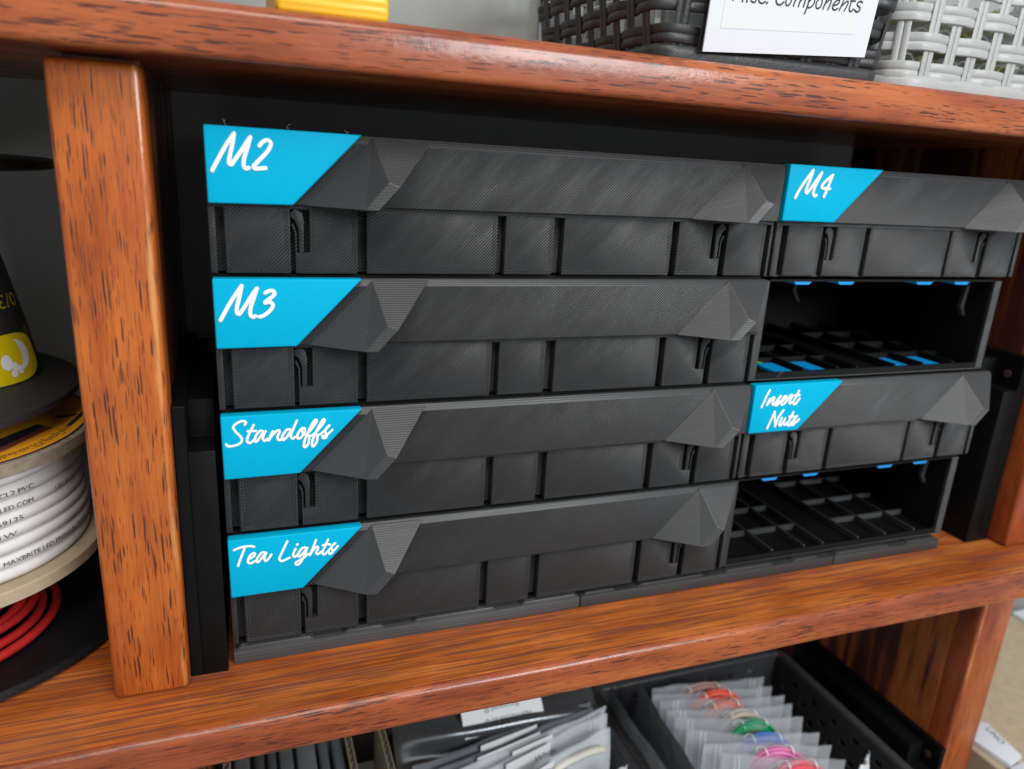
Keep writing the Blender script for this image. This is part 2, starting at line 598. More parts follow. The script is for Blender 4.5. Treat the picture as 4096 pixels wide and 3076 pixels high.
def post(x0, x1, z0, z1, mat):
    return MB().box(x0, x1, -0.18, 0.16, z0, z1, 0.045, 4).build('post', mat, SHELF, smooth=50)


post(-1.915, -1.388, -3.187, 1.308, M_POST)
post(7.535, 8.08, -3.187, 1.308, M_POST_R)
post(-1.915, -1.388, -8.05, -3.518, M_POST_R)
post(7.465, 8.01, -8.05, -3.518, M_POST_R)
for x0, x1, z0, z1 in ((-1.86, -1.425, -3.188, 1.343), (7.485, 7.95, -3.188, 1.343), (-1.86, -1.43, -8.055, -3.517), (7.452, 7.9, -8.055, -3.517)):
    MB().box(x0, x1, 0.12, 2.925, z0, z1).build('side_panel', M_PANEL, SHELF)

# thin box filling the dark area at the bay's back, right of the drawers
o = MB().box(7.15, 7.482, 2.84, 2.92, -3.185, 1.342).build('dark_area', M_RAIL)
tag(o, 'dark upright area against the wall behind the right end of the drawers', 'board')

# ================================================================== black rail brackets
RAIL_GROUP = 'black rail brackets fixed to the side panels'


def rail(mirror, fin, inner, zf, zr, zlow, y0, y1, zb, label):
    """fin against the side panel, a lower ledge beside it that drops to a notch at the front"""
    fx0, fx1 = sorted(fin)
    ix0, ix1 = sorted(inner)
    t = thing('rail_bracket', ((fx0 + ix1) / 2, y0 + 1.1, zb), label, 'bracket', RAIL_GROUP)
    MB().box(fx0, fx1, y0, 2.3, zb, zf, 0.008).build('upright_fin', M_RAIL, t)
    MB().prism([(y0 + 0.002, zb), (y0 + 0.002, zlow), (y1, zlow), (y1, zr), (2.3, zr), (2.3, zb)], ix0, ix1, 0.008, axis='x').build('ledge', M_RAIL, t)
    if mirror:
        return t
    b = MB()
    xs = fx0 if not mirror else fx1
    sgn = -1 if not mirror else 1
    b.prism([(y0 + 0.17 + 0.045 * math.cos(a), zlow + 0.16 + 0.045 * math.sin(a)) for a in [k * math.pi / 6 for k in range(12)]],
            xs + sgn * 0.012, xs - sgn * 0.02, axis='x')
    b.build('screw_hole', M_SCREW_HOLE, t)  # flat disc coloured as the dark inside of a screw hole
    return t


rail(True, (-1.385, -1.296), (-1.296, -1.11), -0.93, -0.985, -1.28, -0.05, 0.284, -3.188, 'black rail bracket between the left oak post and the labelled drawers')
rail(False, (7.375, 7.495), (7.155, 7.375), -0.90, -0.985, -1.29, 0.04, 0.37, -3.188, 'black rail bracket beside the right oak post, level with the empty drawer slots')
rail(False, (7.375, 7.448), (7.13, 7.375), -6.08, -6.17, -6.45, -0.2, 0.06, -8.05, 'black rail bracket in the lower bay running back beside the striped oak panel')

# ================================================================== base plates
for i, (x0, x1, lab) in enumerate(((-1.07, 2.032, 'black printed base plate under the four left drawers, with glossy worn front'),
                                   (2.042, 5.105, 'black printed base plate in the middle under the drawer stack'),
                                   (5.115, 6.665, 'short black printed base plate under the right empty case'))):
    t = thing('base_plate', ((x0 + x1) / 2, 1.1, -3.19), lab, 'base plate', 'black base plates under the drawer stack')
    MB().box(x0, x1, 0.015, 2.25, -3.187, -3.065, 0.012, 2).build('plate', M_BASE if i == 0 else M_BLACK_H, t)
    b = MB()
    x = x0 + 0.02
    k = 0
    while x < x1 - 0.3:
        w = (0.62, 0.36, 0.78)[(k + i) % 3]
        e = min(x + w, x1 - 0.02)
        b.prism([(x, -3.066), (e, -3.066), (e - 0.04, -3.034), (x + 0.04, -3.034)], 0.025, 0.30, 0.004)
        x = e + 0.24
        k += 1
    b.build('clip_tabs', M_BASE if i == 0 else M_BLACK_H, t)

# ================================================================== drawer cases
CASE_G_W = 'wide black drawer cases in the left stack'
CASE_G_N = 'narrow black drawer cases in the right stack'
for k, lab in enumerate(('top', 'second', 'third', 'bottom')):
    z = -k
    x0, x1 = -1.065, 3.605
    t = thing('wide_drawer_case', (1.27, 1.1, z), '%s wide black case of the left stack, closed by the %s drawer' % (lab, ('M2', 'M3', 'Standoffs', 'Tea Lights')[k]), 'drawer case', CASE_G_W)
    b = MB()
    b.box(x0, x1, 0.07, 2.2, z - 0.03, z - 0.002)
    b.box(x0, x0 + 0.045, 0.07, 2.2, z, z + 0.965)
    b.box(x1 - 0.045, x1, 0.07, 2.2, z, z + 0.965)
    b.box(x0 + 0.05, x1 - 0.05, 2.14, 2.2, z, z + 0.965)
    b.build('shell', M_BLACK_SHADE, t)


def narrow_case(k, label, pads, tabs):
    z = -k
    x0, x1 = 3.618, 6.70
    t = thing('narrow_drawer_case', (5.16, 1.1, z), label, 'drawer case', CASE_G_N)
    b = MB()
    b.box(x0, x1, 0.05, 0.09, z - 0.0, z + 0.012)
    b.box(x0, x0 + 0.085, 0.05, 0.09, z + 0.012, z + 0.962, 0.004)
    b.box(x1 - 0.095, x1, 0.05, 0.09, z + 0.012, z + 0.962, 0.004)
    b.build('front_frame', M_BLACK, t)
    b = MB()
    b.box(x0, x1, 0.0905, 2.2, z - 0.0, z + 0.012)
    b.box(x0, x0 + 0.082, 0.091, 2.2, z + 0.0125, z + 0.962)
    b.box(x1 - 0.092, x1 - 0.001, 0.091, 2.2, z + 0.0125, z + 0.962)
    b.box(x0 + 0.085, x1 - 0.095, 0.052, 0.082, z + 0.013, z + 0.071, 0.004)
    b.box(x0 + 0.09, x1 - 0.1, 2.12, 2.2, z + 0.012, z + 0.962)
    b.box(x0 + 0.09, x1 - 0.1, 0.052, 2.1, z + 0.952, z + 0.972)
    b.build('shell', M_BLACK_SHADE, t)
    b = MB()
    for x in (4.305, 4.73, 4.985, 5.48, 5.875, 6.31):
        b.box(x - 0.016, x + 0.016, 0.09, 2.1, z + 0.013, z + 0.088, 0.004)
    for y in (0.535, 1.02, 1.55):
        for xa, xb in ((3.705, 4.97), (5.496, 6.60)):
            b.box(xa, xb, y, y + 0.03, z + 0.0125, z + 0.082, 0.004)
    b.build('floor_ribs', M_BLACK_SHADE if k == 1 else M_BLACK, t)  # second case's ribs darkened for shade, other ribs in the lit tone
    if pads:
        for xa, xb in ((4.02, 4.235), (4.455, 4.645), (5.55, 5.755), (5.985, 6.205)):
            MB().box(xa, xb, 0.088, 0.47, z + 0.0135, z + 0.045, 0.004).build('blue_pad', M_BLUE, t)
    if tabs:
        for xa, xb in ((3.98, 4.19), (4.50, 4.71), (5.50, 5.73), (6.02, 6.24)):
            MB().prism([(xa, z + 0.951), (xb, z + 0.951), (xb - 0.03, z + 0.922), (xa + 0.03, z + 0.922)], 0.060, 0.26).build('blue_clip', M_BLUE, t)
        for pts, ya, yb in (([(6.545, z + 0.93), (6.585, z + 0.93), (6.555, z + 0.64), (6.600, z + 0.545), (6.57, z + 0.53), (6.505, z + 0.63)], 0.30, 0.36),
                            ([(5.16, z + 0.93), (5.20, z + 0.93), (5.17, z + 0.64), (5.25, z + 0.50), (5.22, z + 0.49), (5.12, z + 0.63)], 1.35, 1.40)):
            MB().prism(pts, ya, yb, 0.004).build('latch_arm', M_BLACK_H, t)
    return t


narrow_case(0, 'top narrow black case of the right stack, closed by the M4 drawer', False, False)
narrow_case(1, 'open empty black case under the M4 drawer, with four blue pads on its floor', True, True)
narrow_case(2, 'narrow black case of the right stack, closed by the Insert Nuts drawer', False, False)
narrow_case(3, 'open empty black case at the bottom right, black ribbed floor without pads', False, True)

o = MB().tube([(3.76, 0.62, -0.905), (3.95, 0.42, -0.91), (4.02, 0.36, -0.925)], 0.008, 6).build('wire_offcut', simple('green_wire', (0.04, 0.30, 0.03), 0.4))
tag(o, 'thin green wire offcut lying in the open case beside the M3 drawer', 'wire')

# ================================================================== drawers
STROKES = {
    'M2': [
        [(-1.024, 0.698), (-0.974, 0.789), (-0.924, 0.874), (-0.878, 0.94)],
        [(-0.878, 0.94), (-0.889, 0.88), (-0.909, 0.804), (-0.917, 0.762), (-0.914, 0.746), (-0.905, 0.743), (-0.893, 0.756), (-0.838, 0.834), (-0.801, 0.891), (-0.778, 0.924)],
        [(-0.778, 0.924), (-0.798, 0.858), (-0.819, 0.798), (-0.827, 0.755), (-0.824, 0.731), (-0.812, 0.721), (-0.796, 0.728)],
        [(-0.724, 0.87), (-0.71, 0.889), (-0.691, 0.905), (-0.672, 0.911), (-0.654, 0.901), (-0.651, 0.883), (-0.662, 0.857), (-0.687, 0.822), (-0.724, 0.784), (-0.755, 0.751), (-0.765, 0.736), (-0.759, 0.725), (-0.735, 0.725), (-0.688, 0.731)],
    ],
    'M3': [
        [(-1.024, 0.696), (-0.974, 0.786), (-0.926, 0.864), (-0.875, 0.938)],
        [(-0.875, 0.938), (-0.891, 0.868), (-0.909, 0.802), (-0.916, 0.764), (-0.913, 0.746), (-0.904, 0.739), (-0.892, 0.746), (-0.839, 0.825), (-0.806, 0.878), (-0.775, 0.92)],
        [(-0.775, 0.92), (-0.798, 0.854), (-0.821, 0.787), (-0.827, 0.75), (-0.824, 0.726), (-0.81, 0.716), (-0.793, 0.724)],
        [(-0.723, 0.886), (-0.701, 0.899), (-0.676, 0.903), (-0.662, 0.894), (-0.661, 0.877), (-0.678, 0.858), (-0.703, 0.839), (-0.726, 0.821)],
        [(-0.726, 0.815), (-0.704, 0.822), (-0.688, 0.82), (-0.675, 0.807), (-0.675, 0.79), (-0.692, 0.763), (-0.725, 0.734), (-0.753, 0.72), (-0.769, 0.718)],
    ],
    'Standoffs': [
        [(-0.899, 0.916), (-0.892, 0.936), (-0.911, 0.946), (-0.945, 0.936), (-0.971, 0.916), (-0.978, 0.896), (-0.963, 0.865), (-0.934, 0.829), (-0.924, 0.803), (-0.933, 0.778), (-0.971, 0.76), (-1.012, 0.755), (-1.029, 0.764), (-1.032, 0.775)],
        [(-0.837, 0.911), (-0.862, 0.862), (-0.883, 0.817), (-0.888, 0.787), (-0.873, 0.771), (-0.85, 0.784), (-0.83, 0.809)],
        [(-0.881, 0.864), (-0.854, 0.864), (-0.824, 0.864)],
        [(-0.777, 0.86), (-0.798, 0.86), (-0.826, 0.825), (-0.836, 0.792), (-0.827, 0.778), (-0.804, 0.802), (-0.775, 0.847)],
        [(-0.756, 0.857), (-0.772, 0.826), (-0.777, 0.796), (-0.766, 0.78), (-0.747, 0.794)],
        [(-0.706, 0.851), (-0.727, 0.809), (-0.738, 0.78)],
        [(-0.738, 0.78), (-0.711, 0.821), (-0.679, 0.851), (-0.66, 0.856), (-0.661, 0.835), (-0.673, 0.81), (-0.67, 0.783), (-0.655, 0.778), (-0.639, 0.794)],
        [(-0.582, 0.859), (-0.606, 0.856), (-0.634, 0.82), (-0.643, 0.79), (-0.631, 0.778), (-0.603, 0.804), (-0.575, 0.85)],
        [(-0.532, 0.925), (-0.555, 0.87), (-0.576, 0.82), (-0.576, 0.794), (-0.565, 0.782), (-0.545, 0.796)],
        [(-0.5, 0.858), (-0.52, 0.833), (-0.533, 0.799), (-0.526, 0.781), (-0.506, 0.788), (-0.481, 0.826), (-0.476, 0.856), (-0.492, 0.861), (-0.5, 0.849), (-0.485, 0.813), (-0.462, 0.811)],
        [(-0.462, 0.811), (-0.429, 0.848), (-0.396, 0.894), (-0.388, 0.919), (-0.404, 0.916), (-0.429, 0.874), (-0.458, 0.815), (-0.479, 0.76), (-0.486, 0.716), (-0.472, 0.709), (-0.451, 0.74), (-0.446, 0.784), (-0.462, 0.798), (-0.43, 0.796), (-0.406, 0.811)],
        [(-0.406, 0.811), (-0.369, 0.853), (-0.336, 0.894), (-0.33, 0.92), (-0.344, 0.916), (-0.369, 0.874), (-0.398, 0.815), (-0.419, 0.764), (-0.426, 0.721), (-0.414, 0.709), (-0.391, 0.744), (-0.386, 0.788), (-0.402, 0.798), (-0.37, 0.8), (-0.346, 0.816)],
        [(-0.346, 0.816), (-0.317, 0.844), (-0.293, 0.873), (-0.317, 0.849), (-0.326, 0.823), (-0.314, 0.791), (-0.326, 0.77), (-0.346, 0.772), (-0.346, 0.789)],
        [(-0.33, 0.788), (-0.302, 0.804), (-0.273, 0.833)],
    ],
    'Tea Lights': [
        [(-1.021, 0.906), (-0.99, 0.918), (-0.951, 0.926), (-0.905, 0.925), (-0.874, 0.916)],
        [(-0.944, 0.912), (-0.966, 0.855), (-0.987, 0.799), (-0.997, 0.765)],
        [(-0.905, 0.819), (-0.881, 0.834), (-0.871, 0.856), (-0.884, 0.862), (-0.908, 0.843), (-0.923, 0.808), (-0.922, 0.785), (-0.903, 0.777), (-0.875, 0.792)],
        [(-0.801, 0.86), (-0.822, 0.856), (-0.851, 0.821), (-0.862, 0.794), (-0.852, 0.779), (-0.828, 0.803), (-0.795, 0.85)],
        [(-0.787, 0.853), (-0.8, 0.823), (-0.803, 0.795), (-0.792, 0.782), (-0.769, 0.804), (-0.75, 0.834)],
        [(-0.628, 0.931), (-0.656, 0.872), (-0.682, 0.815), (-0.693, 0.784), (-0.679, 0.763), (-0.651, 0.769), (-0.614, 0.785)],
        [(-0.568, 0.858), (-0.585, 0.82), (-0.588, 0.797), (-0.576, 0.786), (-0.558, 0.802)],
        [(-0.557, 0.89), (-0.552, 0.896)],
        [(-0.497, 0.86), (-0.52, 0.854), (-0.545, 0.819), (-0.55, 0.792), (-0.538, 0.785), (-0.513, 0.81), (-0.479, 0.855)],
        [(-0.479, 0.855), (-0.501, 0.794), (-0.522, 0.75), (-0.548, 0.716), (-0.568, 0.719), (-0.571, 0.734), (-0.547, 0.749), (-0.51, 0.767), (-0.472, 0.8)],
        [(-0.411, 0.914), (-0.434, 0.851), (-0.462, 0.784)],
        [(-0.462, 0.784), (-0.431, 0.832), (-0.402, 0.854), (-0.398, 0.832), (-0.411, 0.805), (-0.407, 0.788), (-0.39, 0.788), (-0.374, 0.805)],
        [(-0.318, 0.906), (-0.34, 0.853), (-0.361, 0.808), (-0.362, 0.787), (-0.349, 0.775), (-0.328, 0.794)],
        [(-0.36, 0.86), (-0.331, 0.863), (-0.302, 0.859)],
        [(-0.328, 0.794), (-0.294, 0.832), (-0.261, 0.87), (-0.29, 0.841), (-0.295, 0.823), (-0.28, 0.797), (-0.291, 0.779), (-0.31, 0.777), (-0.312, 0.792)],
        [(-0.287, 0.793), (-0.261, 0.813), (-0.242, 0.837)],
    ],
    'M4': [
        [(3.716, 0.707), (3.751, 0.782), (3.803, 0.864), (3.864, 0.949)],
        [(3.864, 0.949), (3.849, 0.878), (3.825, 0.804), (3.818, 0.769), (3.826, 0.756), (3.838, 0.755), (3.867, 0.794), (3.914, 0.866), (3.961, 0.933)],
        [(3.961, 0.933), (3.94, 0.873), (3.911, 0.812), (3.903, 0.769), (3.906, 0.746), (3.923, 0.731), (3.941, 0.739)],
        [(4.086, 0.918), (4.036, 0.879), (3.995, 0.837), (3.985, 0.815), (3.996, 0.802), (4.029, 0.799), (4.079, 0.801)],
        [(4.086, 0.918), (4.065, 0.851), (4.045, 0.785), (4.027, 0.727)],
    ],
    'Insert Nuts': [
        [(3.785, 0.941), (3.761, 0.891), (3.739, 0.827), (3.719, 0.772)],
        [(3.801, 0.854), (3.787, 0.819), (3.777, 0.79)],
        [(3.777, 0.79), (3.81, 0.832), (3.836, 0.863), (3.852, 0.862), (3.847, 0.835), (3.836, 0.811), (3.843, 0.792), (3.859, 0.793), (3.877, 0.814)],
        [(3.877, 0.814), (3.901, 0.851), (3.928, 0.879), (3.907, 0.853), (3.901, 0.835), (3.912, 0.812), (3.904, 0.791), (3.883, 0.781), (3.875, 0.79), (3.898, 0.802)],
        [(3.921, 0.817), (3.955, 0.823), (3.987, 0.854), (3.991, 0.868), (3.971, 0.869), (3.95, 0.845), (3.937, 0.813), (3.941, 0.794), (3.959, 0.785), (3.985, 0.8), (4.013, 0.834)],
        [(4.013, 0.834), (4.043, 0.879), (4.062, 0.867), (4.046, 0.832), (4.039, 0.805), (4.051, 0.79), (4.071, 0.806)],
        [(4.132, 0.918), (4.115, 0.875), (4.093, 0.824), (4.086, 0.797), (4.098, 0.782), (4.12, 0.786), (4.155, 0.839)],
        [(4.083, 0.871), (4.115, 0.872), (4.148, 0.873)],
        [(3.822, 0.551), (3.85, 0.624), (3.882, 0.721)],
        [(3.882, 0.721), (3.897, 0.645), (3.914, 0.566)],
        [(3.914, 0.566), (3.939, 0.656), (3.986, 0.728)],
        [(3.982, 0.651), (3.967, 0.613), (3.96, 0.586), (3.972, 0.571), (3.992, 0.583), (4.023, 0.64)],
        [(4.023, 0.64), (4.012, 0.602), (4.019, 0.579), (4.036, 0.575), (4.054, 0.599)],
        [(4.108, 0.701), (4.088, 0.655), (4.065, 0.592), (4.067, 0.57), (4.081, 0.563), (4.1, 0.581)],
        [(4.065, 0.656), (4.094, 0.657), (4.121, 0.656)],
        [(4.1, 0.581), (4.131, 0.624), (4.168, 0.664), (4.141, 0.635), (4.136, 0.613), (4.148, 0.587), (4.136, 0.568), (4.116, 0.566), (4.12, 0.58)],
        [(4.142, 0.584), (4.168, 0.599), (4.193, 0.623)],
    ],
    'card': [
        [(0.189, 0.353), (0.191, 0.445)],
        [(0.191, 0.445), (0.234, 0.383)],
        [(0.234, 0.383), (0.265, 0.447)],
        [(0.265, 0.447), (0.274, 0.348)],
        [(0.316, 0.404), (0.312, 0.348)],
        [(0.32, 0.426), (0.322, 0.431)],
        [(0.386, 0.406), (0.356, 0.411), (0.348, 0.393), (0.378, 0.379), (0.393, 0.364), (0.377, 0.347), (0.347, 0.357)],
        [(0.457, 0.405), (0.429, 0.412), (0.414, 0.387), (0.422, 0.355), (0.451, 0.345), (0.478, 0.357)],
        [(0.489, 0.345), (0.499, 0.353)],
        [(0.635, 0.446), (0.597, 0.453), (0.575, 0.413), (0.574, 0.368), (0.593, 0.345), (0.62, 0.344), (0.645, 0.363)],
        [(0.686, 0.414), (0.667, 0.395), (0.665, 0.359), (0.679, 0.34), (0.703, 0.352), (0.713, 0.384), (0.706, 0.41), (0.686, 0.414)],
        [(0.755, 0.41), (0.74, 0.34)],
        [(0.746, 0.376), (0.78, 0.407), (0.795, 0.397), (0.787, 0.338)],
        [(0.791, 0.37), (0.829, 0.407), (0.842, 0.394), (0.834, 0.338)],
        [(0.876, 0.407), (0.872, 0.346), (0.859, 0.293)],
        [(0.872, 0.369), (0.906, 0.402), (0.928, 0.389), (0.925, 0.358), (0.897, 0.336), (0.875, 0.337)],
        [(0.974, 0.403), (0.951, 0.377), (0.954, 0.345), (0.97, 0.333), (0.997, 0.347), (1.002, 0.384), (0.99, 0.401), (0.974, 0.403)],
        [(1.043, 0.404), (1.024, 0.332)],
        [(1.031, 0.362), (1.07, 0.401), (1.087, 0.388), (1.073, 0.33)],
        [(1.115, 0.359), (1.156, 0.373), (1.167, 0.396), (1.147, 0.4), (1.121, 0.38), (1.112, 0.348), (1.137, 0.33), (1.165, 0.343)],
        [(1.207, 0.402), (1.185, 0.33)],
        [(1.196, 0.358), (1.239, 0.395), (1.255, 0.384), (1.235, 0.328)],
        [(1.288, 0.434), (1.28, 0.369), (1.281, 0.337), (1.301, 0.326), (1.32, 0.345)],
        [(1.276, 0.401), (1.321, 0.401)],
        [(1.393, 0.393), (1.373, 0.403), (1.351, 0.391), (1.35, 0.374), (1.383, 0.355), (1.38, 0.334), (1.36, 0.326), (1.333, 0.339)],
    ],
}



def lettering(strokes, org, e1, e2, nrm, r, mat, name, parent, squash=0.6, sink=0.0):
    b = MB()
    O, A, B, N = Vector(org), Vector(e1), Vector(e2), Vector(nrm)
    for i, st in enumerate(strokes):
        pts = [O + A * p.x + B * p.y + N * (r * squash * 0.55 - sink + 0.0004 * (i % 5)) for p in spline(st, 6)]
        b.tube(pts, r, 8, nrm=N, squash=squash)
    return b.build(name, mat, parent, smooth=60)


GRIP_F = [(0, 1, 2, 7), (2, 3, 6, 7), (0, 7, 6, 4), (6, 3, 5, 4), (1, 5, 3, 2), (0, 4, 5, 1)]


def grip(dx):
    v = [(0.035, -0.036, 0.972), (-0.43, -0.036, 0.493), (-0.055, -0.295, 0.491), (0.03, -0.318, 0.492),
         (0.465, -0.036, 0.973), (0.13, -0.036, 0.493), (0.178, -0.318, 0.655), (0.105, -0.296, 0.682)]
    return MB().poly([(x + dx, y, z) for x, y, z in v], GRIP_F, 0.005)


def drawer(kind, root, ox, label_poly, bar_poly, panels, slots_x, latch_l, latch_r, grips, xr, z=0.0):
    x0, x1 = xr
    # tray behind the front
    b = MB()
    b.box(x0 + 0.06, x1 - 0.06, 0.10, 2.05, 0.03, 0.06)
    b.box(x0 + 0.06, x0 + 0.10, 0.10, 2.05, 0.06, 0.90)
    b.box(x1 - 0.10, x1 - 0.06, 0.10, 2.05, 0.06, 0.90)
    b.box(x0 + 0.10, x1 - 0.10, 2.0, 2.05, 0.06, 0.90)
    b.build('tray', M_BLACK_SHADE, root)
    # front plate: raised panels parted by upright slots
    b = MB()
    b.box(x0 + 0.01, x1 - 0.01, 0.098, 0.13, 0.014, 0.955)
    b.box(x0, x1, 0.002, 0.10, 0.462, 0.962, 0.006)
    for pa, pb in panels:
        if abs(pa - latch_l[0]) < 0.06:
            b.prism([(pa, 0.012), (pb, 0.012), (pb, 0.468), (pa + 0.10, 0.468), (pa + 0.10, 0.16), (pa, 0.16)], 0.0, 0.10, 0.008)
        elif abs(pb - latch_r[0]) < 0.06:
            b.prism([(pa, 0.012), (pb, 0.012), (pb, 0.16), (pb - 0.10, 0.16), (pb - 0.10, 0.468), (pa, 0.468)], 0.0, 0.10, 0.008)
        else:
            b.box(pa, pb, 0.0, 0.10, 0.012, 0.468, 0.009, 2)
        if pb - pa > 0.2:      # the outer beads of each printed panel stand a hair proud
            la = pa + (0.105 if abs(pa - latch_l[0]) < 0.06 else 0.010)
            lb = pb - (0.105 if abs(pb - latch_r[0]) < 0.06 else 0.010)
            for q in (0.0, 0.017):
                b.box(pa + 0.010, pb - 0.010, -0.0028, 0.004, 0.022 + q, 0.033 + q, 0.002)
                b.box(la + q, la + 0.011 + q, -0.0028, 0.004, 0.036 if q == 0 and la < pa + 0.05 else 0.17, 0.46, 0.002)
                b.box(lb - 0.011 - q, lb - q, -0.0028, 0.004, 0.036 if q == 0 and lb > pb - 0.05 else 0.17, 0.46, 0.002)
    b.build('front_panel', M_BLACK, root)
    for cx, sg in ((latch_l[0], 1), (latch_r[0], -1)):
        b = MB()
        for pl in ([(0.0, 0.158), (0.013, 0.158), (0.013, 0.300), (-0.002, 0.345), (-0.012, 0.37), (-0.022, 0.35), (0.0, 0.30)],
                   [(0.027, 0.158), (0.060, 0.158), (0.062, 0.30), (0.066, 0.38), (0.052, 0.44), (0.01, 0.462), (-0.022, 0.445), (-0.030, 0.415), (0.004, 0.385), (0.027, 0.32)]):
            b.prism([(cx + sg * q, h) for q, h in pl], 0.001, 0.06, 0.005)
        b.build('latch', M_BLACK, root)
    (xa, za), (xb, zb), (xc, zc), (xd, zd) = bar_poly
    q = 0.052
    xm = xd + (xa - xd) * q / (zd - za)
    MB().poly([(xa, -0.04, za), (xb, -0.04, zb), (xc, -0.04, zc - q), (xm, -0.04, zd - q), (xc, -0.014, zc), (xd, -0.014, zd),
               (xa, 0.03, za), (xb, 0.03, zb), (xc, 0.03, zc), (xd, 0.03, zd)],
              [(0, 1, 2, 3), (3, 2, 4, 5), (5, 4, 8, 9), (9, 8, 7, 6), (6, 7, 1, 0), (1, 7, 8, 4, 2), (6, 0, 3, 5, 9)], 0.004).build('handle_bar', M_BLACK, root, smooth=20).data.materials.append(M_BLACK_H)
    for p in [c for c in kids(root) if c.name.startswith('handle_bar')][0].data.polygons:
        if p.normal.z > 0.25:
            p.material_index = 1
    for g in grips:
        grip(g).build('finger_grip', M_BLACK_H, root, smooth=0)
    return MB().prism(label_poly, -0.078, 0.02, 0.012, seg=3).build('label_plate', M_CYAN, root)


WIDE = 'wide black drawers with blue label plates in the left stack'
NARROW = 'narrow black drawers with blue label plates in the right stack'
w0 = thing('wide_drawer_unit', (1.27, 1.0, 0.0), 'wide black drawer with blue label reading M2, top of the left stack', 'drawer', WIDE)
drawer('wide', w0, 0, [(-1.063, 0.986), (-0.045, 0.984), (-0.517, 0.494), (-1.060, 0.490)],
       [(-0.60, 0.496), (3.608, 0.500), (3.608, 0.980), (-0.09, 0.980)],
       [(-1.068, -1.022), (-0.968, -0.534), (-0.504, -0.065), (0.0, 1.008), (1.074, 1.483), (1.570, 2.5715), (2.635, 3.074), (3.1317, 3.533), (3.578, 3.608)],
       None, (-0.505,), (3.075,), (0.0, 3.145), (-1.07, 3.61))
n0 = thing('narrow_drawer_unit', (5.2, 1.0, 0.012), 'narrow black drawer with blue label reading M4, top of the right stack', 'drawer', NARROW)
drawer('narrow', n0, 0, [(3.622, 0.990), (4.668, 0.990), (4.200, 0.508), (3.622, 0.508)],
       [(4.12, 0.505), (6.760, 0.505), (6.760, 0.985), (4.60, 0.985)],
       [(3.640, 3.709), (3.774, 4.166), (4.227, 4.673), (4.730, 5.742), (5.781, 6.224), (6.282, 6.677), (6.713, 6.760)],
       None, (4.226,), (6.225,), (6.298,), (3.636, 6.763))
DR = {'M2': w0, 'M4': n0}
for k, name, lab in ((1, 'M3', 'wide black drawer with blue label reading M3, second in the left stack'),
                     (2, 'Standoffs', 'wide black drawer with blue label reading Standoffs, third in the left stack'),
                     (3, 'Tea Lights', 'wide black drawer with blue label reading Tea Lights, at the bottom of the left stack')):
    DR[name] = copy_tree(w0, (1.27, 1.0, -k), lab)
DR['Insert Nuts'] = copy_tree(n0, (5.2, 1.0, -1.988), 'narrow black drawer with blue label reading Insert Nuts, pushed in between two empty cases')
for name, root in DR.items():
    plate = [c for c in kids(root) if c.name.startswith('label_plate')][0]
    z = {'M2': 0, 'M3': -1, 'Standoffs': -2, 'Tea Lights': -3, 'M4': 0, 'Insert Nuts': -2}[name]
    r = 0.0138 if name[0] == 'M' else (0.0094 if name != 'Insert Nuts' else 0.0112)
    lettering(STROKES[name], (0, -0.078, z), (1, 0, 0), (0, 0, 1), (0, -1, 0), r, M_WHITE, 'lettering', plate, 0.55)

# stray printing hairs on the drawer tops
for x, zt, sd in ((-0.92, 0.985, 1), (-0.55, 0.984, 2), (-0.13, 0.984, 3), (3.9, -0.95, 6)):
    rr = random.Random(sd)
    p = [(x, -0.02, zt)]
    for _ in range(4):
        p.append((p[-1][0] + rr.uniform(-0.02, 0.03), p[-1][1] + rr.uniform(-0.02, 0.01), p[-1][2] + rr.uniform(0.0, 0.025)))
    h = MB().tube(spline(p, 4), 0.0009, 5).build('print_hair', M_GREYB)
    tag(h, {1: 'fine hair of print waste at the left corner of the M2 label', 2: 'fine hair of print waste on top of the M2 label, midway',
            3: 'curled hair of print waste at the right end of the M2 label',
            6: 'fine hair of print waste hanging at the Insert Nuts drawer top'}[sd], 'plastic hair', 'hairs of print waste on the drawers')
# ================================================================== things on the top board
ZT = 1.664
t = MB().box(-0.605, 0.085, -0.36, 0.9, ZT, 2.9, 0.035, 3).build('yellow_box', M_YELLOW)
tag(t, 'yellow printed plastic box at the front edge of the top board', 'box')
t = MB().box(2.38, 2.44, 2.70, 2.90, ZT, 4.2, 0.01).build('white_strip', M_PAPER)
tag(t, 'narrow white upright strip against the wall behind the black basket', 'strip')


def rrect(x0, x1, y0, y1, r, ds=0.012):
    """points, outward normals and running length round a rounded rectangle, starting mid back"""
    pts = []

    def line(a, b, n):
        L = math.hypot(b[0] - a[0], b[1] - a[1])
        m = max(1, int(L / ds))
        for i in range(m):
            q = i / m
            pts.append((a[0] + (b[0] - a[0]) * q, a[1] + (b[1] - a[1]) * q, n[0], n[1]))

    def arc(cx, cy, a0, a1):
        m = max(2, int(abs(a1 - a0) * r / ds))
        for i in range(m):
            a = a0 + (a1 - a0) * i / m
            pts.append((cx + r * math.cos(a), cy + r * math.sin(a), math.cos(a), math.sin(a)))
    pi = math.pi
    line((x1 - r, y1), (x0 + r, y1), (0, 1))
    arc(x0 + r, y1 - r, pi / 2, pi)
    line((x0, y1 - r), (x0, y0 + r), (-1, 0))
    arc(x0 + r, y0 + r, pi, 1.5 * pi)
    line((x0 + r, y0), (x1 - r, y0), (0, -1))
    arc(x1 - r, y0 + r, 1.5 * pi, 2 * pi)
    line((x1, y0 + r), (x1, y1 - r), (1, 0))
    arc(x1 - r, y1 - r, 0, pi / 2)
    s = [0.0]
    for i in range(1, len(pts) + 1):
        a, b = pts[i - 1], pts[i % len(pts)]
        s.append(s[-1] + math.hypot(a[0] - b[0], a[1] - b[1]))
    return pts, s


